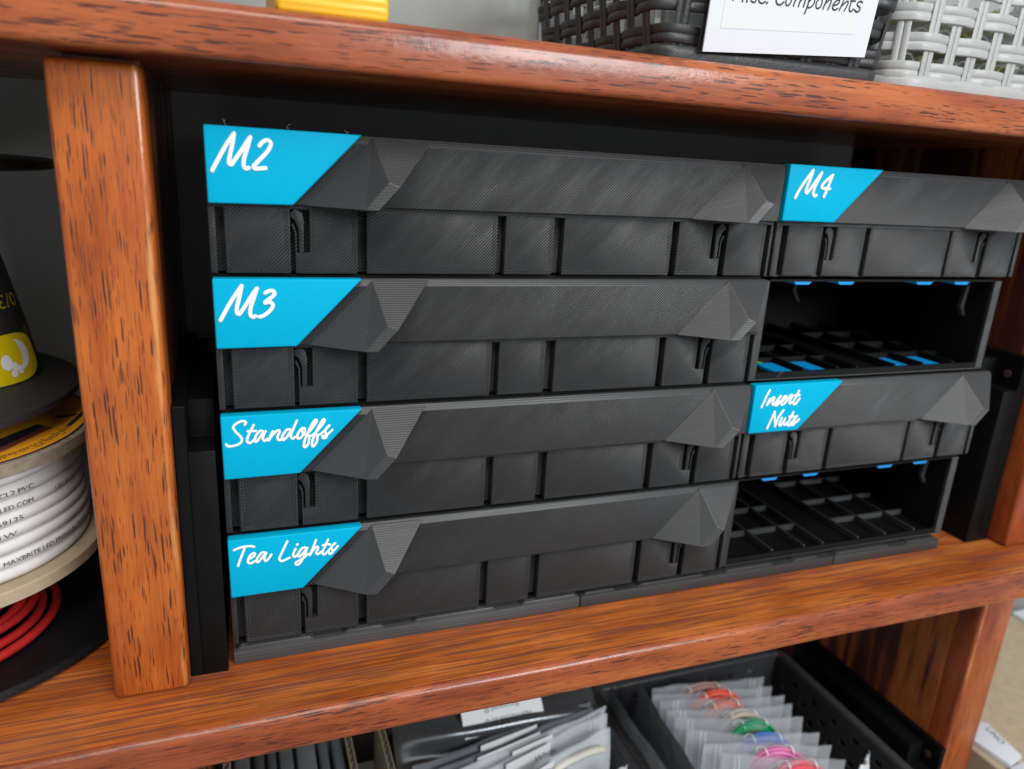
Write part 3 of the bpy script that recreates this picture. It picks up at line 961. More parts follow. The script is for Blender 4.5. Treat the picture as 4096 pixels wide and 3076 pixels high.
def basket(label, x0, x1, y0, y1, r, ztop, mat, pitch, row0, rowp, bh, flare, amp, sw, gap, rim_h=0.125):
    t = thing('woven_basket', ((x0 + x1) / 2, (y0 + y1) / 2, ZT), label, 'basket')
    pts, s = rrect(x0, x1, y0, y1, r)
    L = s[-1]
    N = 2 * round(L / pitch / 2)
    p = L / N
    n = len(pts)

    def at(i, z, o):
        x, y, nx, ny = pts[i % n]
        f = flare * (z - ZT) + o
        return (x + nx * f, y + ny * f, z)
    # base rim and floor
    b = MB()
    rows = []
    for o, z in ((0.0, ZT), (0.028, ZT + 0.012), (0.034, ZT + rim_h * 0.6), (0.022, ZT + rim_h - 0.012), (0.005, ZT + rim_h), (-0.06, ZT + rim_h), (-0.06, ZT + 0.02)):
        rows.append([at(i, z, o) for i in range(0, n, 2)])
    V = b.grid(rows, close_u=True)
    b.face(V[-1])
    b.face(V[0][::-1])
    b.build('base_rim', mat, t, smooth=45)
    # horizontal bands, in front of every other upright
    bands = MB()
    z = ZT + row0
    j = 0
    while z < ztop:
        prof = [(0.008, -bh / 2), (0.018, -bh * 0.44), (0.021, -bh * 0.25), (0.017, -bh * 0.06), (0.011, 0.0), (0.017, bh * 0.06), (0.021, bh * 0.25), (0.018, bh * 0.44), (0.008, bh / 2), (-0.004, bh / 2), (-0.004, -bh / 2)]
        rows = []
        for i in range(0, n, 2):
            c = math.cos(math.pi * s[i] / p + j * math.pi)
            o = amp * max(-1, min(1, c * 1.6))
            rows.append([at(i, z + dz, o + q - 0.008) for q, dz in prof])
        bands.grid(rows, close_u=True, close_v=True)
        z += rowp
        j += 1
    bands.build('woven_band', mat, t, smooth=40)
    st = MB()
    for k in range(N):
        target = k * p
        i = min(range(n), key=lambda q: abs(s[q] - target))
        x, y, nx, ny = pts[i]
        tx, ty = -ny, nx
        for sg in (-1, 1):
            def pt(z):
                f = flare * (z - ZT)
                d = sg * (gap / 2 + sw / 2)
                return (x + nx * f + tx * d, y + ny * f + ty * d, z)
            st.tube([pt(ZT + 0.05), pt(ztop + 0.1)], sw / 2, 8, nrm=(nx, ny, 0), squash=0.28)
    st.build('upright_stake', mat, t, smooth=50)
    return t


basket('black woven plastic basket on the top board, carrying the Misc. Components card', 2.16, 4.31, -0.16, 2.2, 0.15, 2.75, M_BASKET, 0.245, 0.20, 0.222, 0.135, 0.13, 0.017, 0.058, 0.004)
basket('pale grey woven plastic basket full of clear tubes, right of the black basket', 4.44, 7.4, -0.17, 2.0, 0.36, 2.75, M_GREYB, 0.255, 0.165, 0.228, 0.145, 0.05, 0.016, 0.055, 0.004)

# packets inside the black basket
rr = random.Random(3)
for i, (x, y, w, d, h, lab) in enumerate(((2.40, 0.95, 0.10, 0.55, 0.50, 'cloudy plastic packet showing through the left side weave of the black basket'),
                                          (2.50, 0.05, 0.36, 0.10, 0.62, 'cloudy plastic packet at the front left corner inside the black basket'),
                                          (2.36, 0.35, 0.06, 0.42, 0.75, 'tall cloudy plastic packet near the front of the left weave of the black basket'),
                                          (3.60, 0.02, 0.95, 0.08, 0.42, 'wide cloudy plastic packet behind the card inside the black basket'))):
    b = MB().box(x - w / 2, x + w / 2, y, y + d, ZT + 0.14, ZT + 0.14 + h, 0.015)
    tag(b.build('plastic_packet', simple('packet_plastic_%d' % i, (0.50, 0.53, 0.50), 0.35, 0.15, 5.0)), lab, 'packet', 'packets inside the black basket')

# clear tubes lying in the grey basket: shown through the weave
TUBE_P = ('Clear plastic tube')
rows = []
ti = 0
for r_i, zc in enumerate((ZT + 0.24, ZT + 0.46, ZT + 0.68)):
    for c_i in range(11):
        x = 4.78 + 0.235 * c_i + (0.11 if r_i % 2 else 0) + rr.uniform(-0.02, 0.02)
        if x > 6.3:
            continue
        ra = 0.095
        b = MB()
        y0 = -0.02 + rr.uniform(0, 0.05)
        ring = lambda q, y: [(x + q * math.cos(a), y, zc + q * math.sin(a)) for a in [2 * math.pi * k / 20 for k in range(20)]]
        b.grid([ring(ra, y0), ring(ra, y0 + 0.7), ring(ra - 0.02, y0 + 0.7), ring(ra - 0.02, y0)], close_u=True, close_v=True)
        o = b.build('clear_tube', M_TUBEY if (ti % 4 == 1) else M_TUBE, smooth=40)
        tag(o, 'clear plastic tube lying in the pale grey basket, open end facing the weave', 'tube', 'clear tubes in the pale grey basket')
        if ti % 4 == 1:
            o['label'] = 'yellowed clear tube lying in the pale grey basket, open end facing the weave'
            o['group'] = 'yellowed tubes in the pale grey basket'
        ti += 1

# hanging card
cO, cE, cU = Vector((2.48, -0.255, 1.75)), Vector((0.9975, 0, 0.07)).normalized(), Vector((-0.07, -0.18, 0.98)).normalized()
cN = cE.cross(cU).normalized()
if cN.y > 0:
    cN = -cN
t = thing('label_card', tuple(cO + cE * 0.77), 'white card lettered Misc. Components hanging on the black basket', 'card')


def slab(b, O, A, B, N, u0, u1, v0, v1, n0, n1):
    P = [O + A * u + B * v + N * d for d in (n0, n1) for u, v in ((u0, v0), (u1, v0), (u1, v1), (u0, v1))]
    return b.poly([tuple(p) for p in P], [(0, 1, 2, 3), (4, 7, 6, 5), (0, 4, 5, 1), (1, 5, 6, 2), (2, 6, 7, 3), (3, 7, 4, 0)])


slab(MB(), cO, cE, cU, cN, 0, 1.554, 0, 1.15, 0, 0.014).build('card_back', M_PAPER, t)
slip = slab(MB(), cO, cE, cU, cN, 0.122, 1.40, 0.165, 0.98, 0.0142, 0.0165).build('paper_slip', M_PAPER2, t)
lettering(STROKES['card'], cO + cN * 0.0163, cE, cU, cN, 0.0068, M_INK, 'lettering', slip, 0.12)

# ================================================================== cable spools in the left bay
SC = (-3.33, 1.29)
t = thing('wire_spool', (SC[0], SC[1], -3.188), 'black spool of red wire at the bottom of the spool stack', 'spool', 'spools stacked in the left bay')
MB().lathe(SC, [(0.2, -3.188), (1.40, -3.188), (1.435, -3.165), (1.435, -3.135), (1.40, -3.11), (0.2, -3.11)]).build('flange', M_SPOOL, t)
MB().lathe(SC, [(0.2, -3.108), (0.42, -3.108), (0.42, -2.60), (0.2, -2.60)]).build('drum', M_SPOOL, t)
b = MB()
RY = 0.96
for k, (rad, z, dz) in enumerate(((0.82, -3.03, 0.02), (0.70, -3.02, 0.02), (0.66, -2.93, 0.04), (0.61, -2.85, -0.03), (0.56, -2.94, 0.02), (0.55, -2.80, 0.02), (0.50, -2.72, 0.0), (0.50, -3.02, 0.0))):
    b.tube([(SC[0] + (rad + 0.03 * math.sin(2 * a + k)) * math.cos(a), RY + (rad + 0.03 * math.sin(2 * a + k)) * math.sin(a), z + dz * math.sin(a * 1.0 + k)) for a in [2 * math.pi * q / 72 for q in range(72)]], 0.038, 8, closed=True)
b.build('red_wire', M_RED, t, smooth=80)

t = thing('cable_spool', (SC[0], SC[1], -2.60), 'cardboard spool of white round cable with an orange paper label on top', 'spool', 'spools stacked in the left bay')
MB().lathe(SC, [(0.25, -2.555), (1.19, -2.555), (1.205, -2.545), (1.205, -2.45), (1.19, -2.44), (0.25, -2.44)], 128).build('flange', M_KRAFT, t)
MB().lathe(SC, [(0.25, -1.535), (1.215, -1.535), (1.225, -1.528), (1.225, -1.44), (1.215, -1.432), (0.25, -1.432)], 128).build('flange', M_KRAFT_E, t)
MB().lathe(SC, [(0.25, -2.438), (0.98, -2.438), (0.98, -1.538), (0.25, -1.538)], 96).build('core', M_CABLE, t)
RC = 1.045
cab = MB()
zs = [-2.375, -2.262, -2.150, -2.040, -1.932, -1.826, -1.716, -1.606]
path = []
for k, z in enumerate(zs):
    for q in range(96):
        a = math.radians(50) + 2 * math.pi * q / 96
        zz = z + ((zs[k + 1] - z) * max(0, (q - 84) / 12) if k < 7 else 0) + 0.008 * math.sin(3 * a + k * 1.3)
        path.append((SC[0] + (RC + 0.010 * math.sin(2 * a + k)) * math.cos(a), SC[1] + (RC + 0.010 * math.sin(2 * a + k)) * math.sin(a), zz))
cable = cab.tube(path, 0.0565, 12).build('white_cable', M_CABLE, t, smooth=80)


def cyl_text(body, a0, a1, z, size, rad, mat, parent, slope=0.0, cone=0.0, up=1):
    vs, fs = text_mesh(body, size)
    w = max(v[0] for v in vs)
    P = []
    for x, y in vs:
        if up < 0:
            x, y = w - x, -y
        a = math.radians(a0 + (a1 - a0) * x / w)
        zz = z + y + slope * x / w
        q = rad + cone * y + 0.0015
        # sit on the round flank of the cable
        if cone == 0:
            q -= 2.2 * max(0.0, abs(zz - (z + size * 0.36)) - 0.0) ** 2 / 0.113
        P.append((SC[0] + q * math.cos(a), SC[1] + q * math.sin(a), zz))
    return MB().raw(P, fs).build('printed_text', mat, parent, smooth=0)


cs = RC + 0.0575
for body, a0, a1, z, row in (('MAXBRITE LED PREMIUM CABLE', -52.6, -7, -2.28, 0), ('LR69125', -57.5, -43.0, -1.955, 0), ('MAXBRITELED.COM', -66, -37.8, -1.850, 0),
                             ('18AWG/2 IN', -27.5, -6, -1.850, 0), ('TYPE CL2 PVC', -60, -37.0, -1.742, 0), ('UL CERT  A/1W', -80, -46, -2.055, 0)):
    zr = min(zs, key=lambda q: abs(q - (z + 0.02)))
    cyl_text(body, a0, a1, zr - 0.019, 0.054, cs + 0.014, M_GREYINK, cable)
# orange label on the upper flange
zl = -1.4305
lab = MB().lathe(SC, [(0.3, zl), (1.165, zl), (1.165, zl + 0.006), (0.3, zl + 0.006)], 128).build('orange_label', M_ORANGE, t)


def pol(r, a):
    return (SC[0] + r * math.cos(math.radians(a)), SC[1] + r * math.sin(math.radians(a)))


def flat(pts, z, mat, name, parent):
    return MB().prism(pts, z, z + 0.002, axis='z').build(name, mat, parent, smooth=0)


for k, (pts, m) in enumerate((
        ([(-2.70, 0.60), (-2.57, 0.80), (-2.47, 1.02), (-2.43, 1.14), (-2.50, 1.20), (-2.60, 1.05), (-2.78, 0.74), (-2.84, 0.62)], M_INK),
        ([(-2.70, 0.45), (-2.57, 0.68), (-2.46, 0.92), (-2.37, 1.10), (-2.44, 1.13), (-2.56, 0.85), (-2.69, 0.61), (-2.76, 0.52)], M_BROWN),
        ([(-2.28, 1.10), (-2.21, 1.55), (-2.16, 1.60), (-2.24, 1.12)], M_INK),
        ([(-2.40, 1.38), (-2.25, 1.42), (-2.25, 1.38), (-2.40, 1.32)], M_INK))):
    flat(pts, zl + 0.0065 + 0.0006 * k, m, 'label_mark', lab)
ring = MB().lathe(SC, [(1.165, zl + 0.001), (1.185, zl + 0.001), (1.185, zl + 0.004), (1.165, zl + 0.004)], 128).build('label_border', M_INK, lab)
vs, fs = text_mesh('MaxbriteLEDLightingDepot.com', 0.10)
w = max(v[0] for v in vs)
MB().raw([(*pol(1.06 + y, -49 + 46 * x / w), zl + 0.0075) for x, y in vs], [f[::-1] for f in fs]).build('printed_text', M_INK, lab, smooth=0)
vs, fs = text_mesh('Audio.', 0.10)
w = max(v[0] for v in vs)
MB().raw([(*pol(0.86 + y, -24 + 14 * x / w), zl + 0.009) for x, y in vs], [f[::-1] for f in fs]).build('printed_text', M_INK, lab, smooth=0)

DC = (-3.66, 1.43)
t = thing('wide_spool', (DC[0], DC[1], -1.42), 'wide dusty black spool on top of the spool stack, reaching up towards the top board', 'spool', 'spools stacked in the left bay')
MB().lathe(DC, [(0.2, -1.422), (0.75, -1.422), (0.75, -1.225), (0.2, -1.225)]).build('hub', M_SPOOL, t)
MB().lathe(DC, [(0.2, -1.222), (1.40, -1.222), (1.44, -1.205), (1.445, -1.15), (1.41, -1.132), (0.2, -1.132)], 128).build('flange', M_DUST, t)
MB().lathe(DC, [(0.05, -1.130), (0.14, -1.130), (0.14, 0.598), (0.05, 0.598)], 48).build('axle', M_SPOOL, t)
MB().lathe(DC, [(0.05, 0.60), (1.41, 0.60), (1.44, 0.615), (1.44, 0.665), (1.41, 0.68), (0.05, 0.68)], 128).build('flange', M_SPOOL, t)
CC = (-3.2, 1.75)
DRUM = [(0.02, -1.130), (0.645, -1.130), (0.63, -1.01), (0.555, -0.60), (0.46, -0.14), (0.36, 0.34), (0.02, 0.34)]
drum = MB().lathe(CC, DRUM, 96).build('upturned_cup', M_DUST, None, org=(CC[0], CC[1], -1.13), smooth=40)
tag(drum, 'black tapered cup with yellow print and badge, upside down on the wide black spool', 'cup')


def drum_r(z):
    for (r0, z0), (r1, z1) in zip(DRUM[1:-1], DRUM[2:-1]):
        if z0 <= z <= z1:
            return r0 + (r1 - r0) * (z - z0) / (z1 - z0)
    return 0.9


def on_drum(pts2, lift, n_sub, mat, name, parent):
    """flat outline (degrees, z) laid on the drum as a fan of triangles"""
    def P(a, z):
        q = drum_r(z) + lift
        return (CC[0] + q * math.cos(math.radians(a)), CC[1] + q * math.sin(math.radians(a)), z)
    ca = sum(p[0] for p in pts2) / len(pts2)
    cz = sum(p[1] for p in pts2) / len(pts2)
    rows = [[P(ca + (a - ca) * k / n_sub, cz + (z - cz) * k / n_sub) for a, z in pts2] for k in range(1, n_sub + 1)]
    b = MB()
    V = b.grid(rows, close_u=True)
    b.face(V[0][::-1])
    return b.build(name, mat, parent, smooth=60)


bd = []
for k in range(40):
    a = 2 * math.pi * k / 40
    c, s = math.cos(a), math.sin(a)
    e = 0.62
    bd.append((-36.0 + 33.0 * math.copysign(abs(c) ** e, c), -0.92 + 0.20 * math.copysign(abs(s) ** e, s)))
badge = on_drum(bd, 0.008, 8, M_BADGE, 'yellow_badge', drum)
cres = [(-27 + 13.0 * math.cos(math.radians(q)), -0.90 + 0.13 * math.sin(math.radians(q))) for q in range(-75, 80, 12)]
cres += [(-30 + 8.0 * math.cos(math.radians(q)), -0.89 + 0.13 * math.sin(math.radians(q))) for q in range(75, -80, -12)]


def drum_ribbon(pts, lift, mat, name, parent):
    m = len(pts) // 2
    b = MB()

    def P(a, z):
        q = drum_r(z) + lift
        return (CC[0] + q * math.cos(math.radians(a)), CC[1] + q * math.sin(math.radians(a)), z)
    b.grid([[P(*p) for p in pts[:m]], [P(*p) for p in pts[m:][::-1]]])
    return b.build(name, mat, parent, smooth=60)


drum_ribbon(cres, 0.013, M_STICK, 'badge_crescent', badge)
for ca, cz, q in ((-27, -1.02, 2.6), (-33, -1.035, 2.6), (-31, -0.985, 2.6), (-37, -0.94, 4.5)):
    on_drum([(ca + q * math.cos(2 * math.pi * k / 14), cz + 0.0145 * q * math.sin(2 * math.pi * k / 14)) for k in range(14)], 0.014, 2, M_STICK, 'badge_dot', badge)
for body, a0, a1, z, sz in (('0/3', -29.0, -2.0, -0.41, 0.16),):
    vs, fs = text_mesh(body, sz)
    w = max(v[0] for v in vs)
    P = []
    for x, y in vs:
        a = math.radians(a1 + (a0 - a1) * x / w)
        zz = z - y
        q = drum_r(zz) + 0.004
        P.append((CC[0] + q * math.cos(a), CC[1] + q * math.sin(a), zz))
    MB().raw(P, fs).build('printed_text', M_GOLD, drum, smooth=0)
on_drum([(-4 + 4.0 * math.cos(2 * math.pi * k / 16), -0.74 + 0.05 * math.sin(2 * math.pi * k / 16)) for k in range(16)], 0.004, 3, M_GOLD2, 'printed_mark', drum)
# ================================================================== lower bay: bins
def bin_(label, x0, x1, y0, y1, z0, z1):
    t = thing('perforated_bin', ((x0 + x1) / 2, (y0 + y1) / 2, z0), label, 'bin', 'black perforated bins in the lower bay')
    MB().box(x0, x1, y0, y1, z0, z0 + 0.05).build('bin_floor', M_BIN, t)

    def wall_panel(O, A, L, N):
        """wall from floor to rim with rows of rounded square holes, 0.05 thick"""
        O, A, N = Vector(O), Vector(A), Vector(N)
        H = z1 - z0
        p = 0.20
        nh = int((L - 0.25) / p)
        u_off = (L - (nh - 1) * p) / 2
        us = [0.0]
        for k in range(nh):
            us += [u_off + k * p - 0.058, u_off + k * p + 0.058]
        us.append(L)
        vs_ = [0.05]
        rows_v = [H - 0.22 - 0.19 * q for q in range(3)][::-1]
        for v in rows_v:
            vs_ += [v - 0.045, v + 0.045]
        vs_.append(H)
        b = MB()
        vert = {}

        def vtx(i, j, s):
            if (i, j, s) not in vert:
                q = O + A * us[i] + N * (0.0 if s == 0 else 0.025) + Vector((0, 0, vs_[j]))
                vert[(i, j, s)] = b.bm.verts.new(q)
            return vert[(i, j, s)]

        def hole(i, j):
            return 0 <= i < len(us) - 1 and 0 <= j < len(vs_) - 1 and i % 2 == 1 and j % 2 == 1 and ((i // 2 + j // 2) % 2 == 0)
        for i in range(len(us) - 1):
            for j in range(len(vs_) - 1):
                if hole(i, j):
                    for (a, c) in (((i, j), (i + 1, j)), ((i + 1, j), (i + 1, j + 1)), ((i + 1, j + 1), (i, j + 1)), ((i, j + 1), (i, j))):
                        b.face((vtx(*a, 0), vtx(*c, 0), vtx(*c, 1), vtx(*a, 1)))
                    continue
                for s in (0, 1):
                    b.face((vtx(i, j, s), vtx(i + 1, j, s), vtx(i + 1, j + 1, s), vtx(i, j + 1, s)))
        jm = len(vs_) - 1
        for i in range(len(us) - 1):
            b.face((vtx(i, jm, 0), vtx(i + 1, jm, 0), vtx(i + 1, jm, 1), vtx(i, jm, 1)))
        return b
    wall_panel((x1, y0, z0), (0, 1, 0), y1 - y0, (-1, 0, 0)).build('side_wall', M_BIN, t, smooth=0)
    wall_panel((x0, y0, z0), (0, 1, 0), y1 - y0, (1, 0, 0)).build('side_wall', M_BIN, t, smooth=0)
    wall_panel((x0 + 0.05, y1, z0), (1, 0, 0), x1 - x0 - 0.1, (0, -1, 0)).build('back_wall', M_BIN, t, smooth=0)
    wall_panel((x0 + 0.05, y0, z0), (1, 0, 0), x1 - x0 - 0.1, (0, 1, 0)).build('front_wall', M_BIN, t, smooth=0)
    b = MB()
    pts, s = rrect(x0 - 0.02, x1 + 0.05, y0 - 0.03, y1 + 0.03, 0.14, 0.03)
    b.grid([[(x + nx * o, y + ny * o, z) for x, y, nx, ny in pts] for o, z in ((0.0, z1 - 0.06), (0.05, z1 - 0.06), (0.06, z1 - 0.045), (0.06, z1 + 0.02), (0.045, z1 + 0.035), (-0.05, z1 + 0.035), (-0.065, z1 + 0.02), (-0.065, z1 - 0.02))], close_u=True)
    b.build('rim', M_BIN, t, smooth=40)
    return t


bin_('black perforated bin of clear zip bags with coloured wire, lower bay right', 3.62, 6.80, -0.9, 2.27, -7.95, -6.27)
bin_('black perforated bin of grey and labelled bags, left of the bin of coloured wires', 0.60, 3.42, -0.9, 2.27, -7.95, -6.27)


def zip_bag(name, label, cat, group, A, B, ztop, zbot, lean, puff, mat, seal=None, seed=1, sag=0.03, seal_side='left', wav=1.0):
    """flat bag standing on edge: A,B = ends of the top edge (x,y); lean shifts the foot in y"""
    rnd = random.Random(seed)
    A3, B3 = Vector((A[0], A[1], ztop)), Vector((B[0], B[1], ztop))
    d = (B3 - A3)
    nrm = Vector((d.y, -d.x, 0)).normalized()
    if nrm.y > 0 and abs(d.x) > abs(d.y):
        nrm = -nrm
    nu, nv = 28, 14
    ph = [rnd.uniform(0, 6.28) for _ in range(6)]

    def P(u, v, side):
        q = A3.lerp(B3, u)
        z = ztop + (zbot - ztop) * v - sag * math.sin(math.pi * u) * (1 - v) * (1 + 0.4 * math.sin(5 * u + ph[0]))
        w = puff * (math.sin(math.pi * min(1, u * 1.0)) ** 0.7) * (math.sin(math.pi * min(1, 0.02 + v * 0.98)) ** 0.6)
        bend = wav * 0.035 * math.sin(2.4 * u + ph[1]) * (1 - 0.5 * v) + 0.018 * math.sin(6 * u + 4 * v + ph[2])
        wr = wav * (0.010 * math.sin(13 * u + 9 * v + ph[3]) + 0.006 * math.sin(29 * u - 11 * v + ph[4]))
        off = nrm * (bend + side * (w + 0.004) + wr)
        return Vector((q.x, q.y + lean * v, z)) + off
    b = MB()
    f = [[P(i / nu, j / nv, 1) for i in range(nu + 1)] for j in range(nv + 1)]
    k = [[P(i / nu, j / nv, -1) for i in range(nu + 1)] for j in range(nv + 1)]
    Vf, Vk = b.grid(f), b.grid(k)
    for i in range(nu):
        b.face((Vf[-1][i], Vf[-1][i + 1], Vk[-1][i + 1], Vk[-1][i]))
    for j in range(nv):
        for c in (0, -1):
            b.face((Vf[j][c], Vf[j + 1][c], Vk[j + 1][c], Vk[j][c]))
    o = b.build(name, mat, None, org=(((A[0] + B[0]) / 2), (A[1] + B[1]) / 2 + lean, zbot), smooth=70)
    tag(o, label, cat, group)
    if seal:
        s = MB()
        for u0 in ((0.10, 0.135) if seal_side == 'left' else (0.87, 0.905)):
            for sd in (1,):
                s.grid([[P(u0 - 0.006, j / nv, sd) + nrm * 0.004 for j in range(nv + 1)], [P(u0, j / nv, sd) + nrm * 0.014 for j in range(nv + 1)], [P(u0 + 0.006, j / nv, sd) + nrm * 0.004 for j in range(nv + 1)]])
        s.build('zip_seal', seal, o, smooth=70)
    return o, P, nrm


G_CLEAR = 'clear zip bags of wire coils in the right bin'
COLS = {'pinkish brown': (0.40, 0.21, 0.17), 'bright orange red': (0.78, 0.07, 0.02), 'pale red': (0.62, 0.16, 0.12), 'beige': (0.52, 0.42, 0.34),
        'green': (0.0, 0.26, 0.09), 'blue': (0.03, 0.12, 0.48), 'pink': (0.60, 0.14, 0.36), 'crimson': (0.74, 0.04, 0.08)}
BAGS = (((4.25, 1.82), (5.95, 1.56), 'pinkish brown', 'rearmost', 'right', 0.30, 0.62, 0.0),
        ((4.17, 1.66), (5.91, 1.34), 'bright orange red', '', 'right', 0.40, 0.66, 0.055),
        ((4.20, 1.50), (5.95, 1.15), 'pale red', '', 'left', 0.40, 0.64, 0.02),
        ((4.21, 1.33), (5.96, 0.99), 'beige', '', 'left', 0.48, 0.72, -0.02),
        ((4.22, 1.17), (5.92, 0.74), 'green', '', 'left', 0.50, 0.73, 0.02),
        ((4.26, 0.97), (5.92, 0.44), 'blue', '', 'left', 0.48, 0.74, 0.0),
        ((4.34, 0.72), (5.93, 0.21), 'pink', '', 'left', 0.46, 0.72, 0.0),
        ((4.46, 0.48), (5.92, 0.0), 'crimson', 'frontmost', 'left', 0.52, 0.80, -0.02))
for i, (A, B, cname, rank, side, cu, cu2, up) in enumerate(BAGS):
    lab = 'clear zip bag in the right bin with a coil of %s wire inside' % cname
    o, P, nrm = zip_bag('zip_bag', lab, 'zip bag', G_CLEAR, A, B, -6.0 + 0.012 * (i % 3), -7.2, -0.10, 0.075, M_FILM, M_SEAL, seed=10 + i, seal_side=side)
    wm = simple('wire_' + cname.replace(' ', '_'), COLS[cname], 0.35, 0.06)
    b = MB()
    rnd = random.Random(40 + i)
    A3, B3 = Vector((A[0], A[1], 0)), Vector((B[0], B[1], 0))
    d = (B3 - A3)
    L = d.length
    d.normalize()
    c0 = A3.lerp(B3, (cu + cu2) / 2)
    ra = L * (cu2 - cu) / 2 * 1.7
    for k in range(24):
        rx, rz = ra * (1 - 0.028 * k) + rnd.uniform(-0.02, 0.02), 0.33 * (1 - 0.032 * k) + rnd.uniform(-0.01, 0.01)
        dn = rnd.uniform(-0.03, 0.06)
        b.tube([tuple(c0 + d * (rx * math.cos(a)) + nrm * (dn + 0.01 * math.sin(3 * a)) + Vector((0, 0, -6.37 + up + rz * math.sin(a)))) for a in [2 * math.pi * q / 40 for q in range(40)]], 0.021, 7, closed=True)
    w = b.build('wire_coil', wm, None, smooth=80)
    tag(w, 'flat coil of %s wire standing inside its clear zip bag' % cname, 'wire coil', 'coils of wire in the right bin')
    for sgn in (-0.55, 0.35):
        b = MB()
        q0 = c0 + d * (ra * sgn)
        zt = -6.37 + up + 0.33 * math.sqrt(1 - sgn * sgn)
        b.tube([tuple(q0 + d * (0.045 * math.cos(a) * (1 - 0.6 * math.sin(a)) + 0.02 * math.sin(a)) + nrm * (0.06 * math.cos(a)) + Vector((0, 0, zt - 0.015 + 0.055 * math.sin(a)))) for a in [2 * math.pi * q / 18 for q in range(18)]], 0.009, 6, closed=True)
        b.build('tie', M_WHITE, w, smooth=80)

o, P, nrm = zip_bag('dark_bag', 'dark bag standing lengthwise at the left side of the right bin, red wires beside it', 'bag', 'dark bags in the right bin',
                    (4.12, 1.97), (3.96, 0.30), -5.99, -7.1, 0.0, 0.03, M_SMOKE, None, seed=61, wav=0.5, sag=0.0)
o, P, nrm = zip_bag('dark_bag', 'dark bag with a pale hang hole standing between the two bins', 'bag', 'dark bags in the right bin',
                    (3.72, 2.0), (3.64, 0.35), -5.99, -7.1, 0.0, 0.03, M_SMOKE, None, seed=62, wav=0.5, sag=0.0)
b = MB()
cen = P(0.40, 0.075, -1)
face_n = (P(0.40, 0.075, -1) - P(0.40, 0.075, 1)).normalized()
b.tube([cen + Vector((0.0, 0.06 * math.cos(a), 0.035 * math.sin(a))) + face_n * 0.006 for a in [2 * math.pi * q / 20 for q in range(20)]], 0.006, 5, closed=True)
b.raw([cen + Vector((0.0, 0.06 * math.cos(a), 0.035 * math.sin(a))) + face_n * 0.007 for a in [2 * math.pi * q / 20 for q in range(20)]], [tuple(range(20))])
b.build('hang_hole', simple('hole_rim', (0.62, 0.58, 0.48), 0.5), o)
for i, (x, y, lab) in enumerate(((3.83, 0.56, 'red wire end against the dark bag, rearmost of three'), (3.80, 0.40, 'red wire end against the dark bag, middle of three'), (3.84, 0.30, 'red wire end against the dark bag, frontmost of three'))):
    tag(MB().tube(spline([(x, y + 0.06, -6.22), (x - 0.02, y, -6.35), (x - 0.02, y - 0.05, -6.6), (x, y - 0.03, -7.0)], 5), 0.022, 7).build('red_wire_end', M_RED, smooth=80), lab, 'wire', 'red wire ends by the dark bag')
o, P, nrm = zip_bag('zip_bag', 'small ribbed bag tip poking up at the front of the right bin', 'zip bag', None, (5.98, -0.16), (6.32, -0.07), -5.97, -6.9, -0.05, 0.02, M_SEAL, None, seed=63)

# ------------------------------------------------------------------ left bin
# big glossy black bag lying back against the rear of the bin
b = MB()
C0 = Vector((1.98, 1.66, -6.06))
e1, e2 = Vector((1, 0.02, 0)), Vector((0, 0.72, 0.69)).normalized()
e3 = e1.cross(e2).normalized()
if e3.y > 0:
    e3 = -e3
nu, nv = 70, 30


def pil(u, v, s):
    w = 0.17 * max(0.0, (1 - abs(u) ** 3.0)) ** 0.55 * max(0.0, (1 - abs(v) ** 2.4)) ** 0.6
    wr = 0.075 * math.sin(5.2 * v + 0.7 * math.sin(1.4 * u + 0.6)) + 0.022 * math.sin(11 * v + 1.2 * u + 0.8 * math.sin(4 * u)) + 0.008 * math.sin(9 * u + 5 * v) * (abs(u) ** 1.5)
    return C0 + e1 * (1.36 * u) + e2 * (0.46 * v + 0.02 * math.sin(5 * u)) + e3 * (s * w + wr * (1 - abs(u) ** 4) * (1 if s > 0 else 0))


for s in (1, -1):
    b.grid([[pil(-1 + 2 * i / nu, -1 + 2 * j / nv, s) for i in range(nu + 1)] for j in range(nv + 1)])
bmesh.ops.remove_doubles(b.bm, verts=b.bm.verts, dist=0.0005)
t = b.build('padded_bag', M_GLOSS, None, smooth=80)
tag(t, 'big puffed glossy black bag with a white sticker at the back of the left bin', 'bag')


def sticker(parent, O, A, B, N, w, h, texts, mat=None):
    O, A, B, N = Vector(O), Vector(A).normalized(), Vector(B).normalized(), Vector(N).normalized()
    st = slab(MB(), O, A, B, N, 0, w, 0, h, 0.0, 0.004).build('sticker', mat or M_STICK, parent)
    for body, u, v, sz, flip in texts:
        vs, fs = text_mesh(body, sz)
        tw = max(q[0] for q in vs)
        P = []
        for x, y in vs:
            if flip:
                x, y = tw - x, -y
            P.append(tuple(O + A * (u + x) + B * (v + y) + N * 0.0055))
        MB().raw(P, fs).build('printed_text', M_INK, st, smooth=0)
    return st


on = e3
sticker(t, C0 + e1 * (-0.53) + e2 * 0.02 + e3 * 0.205, e1, e2, e3, 1.07, 0.34,
        (('Non-recovered Ø', 0.28, 0.17, 0.085, True), ('8.0mm', 0.06, 0.13, 0.085, True), ('Recovered Ø', 0.30, 0.30, 0.085, True)))

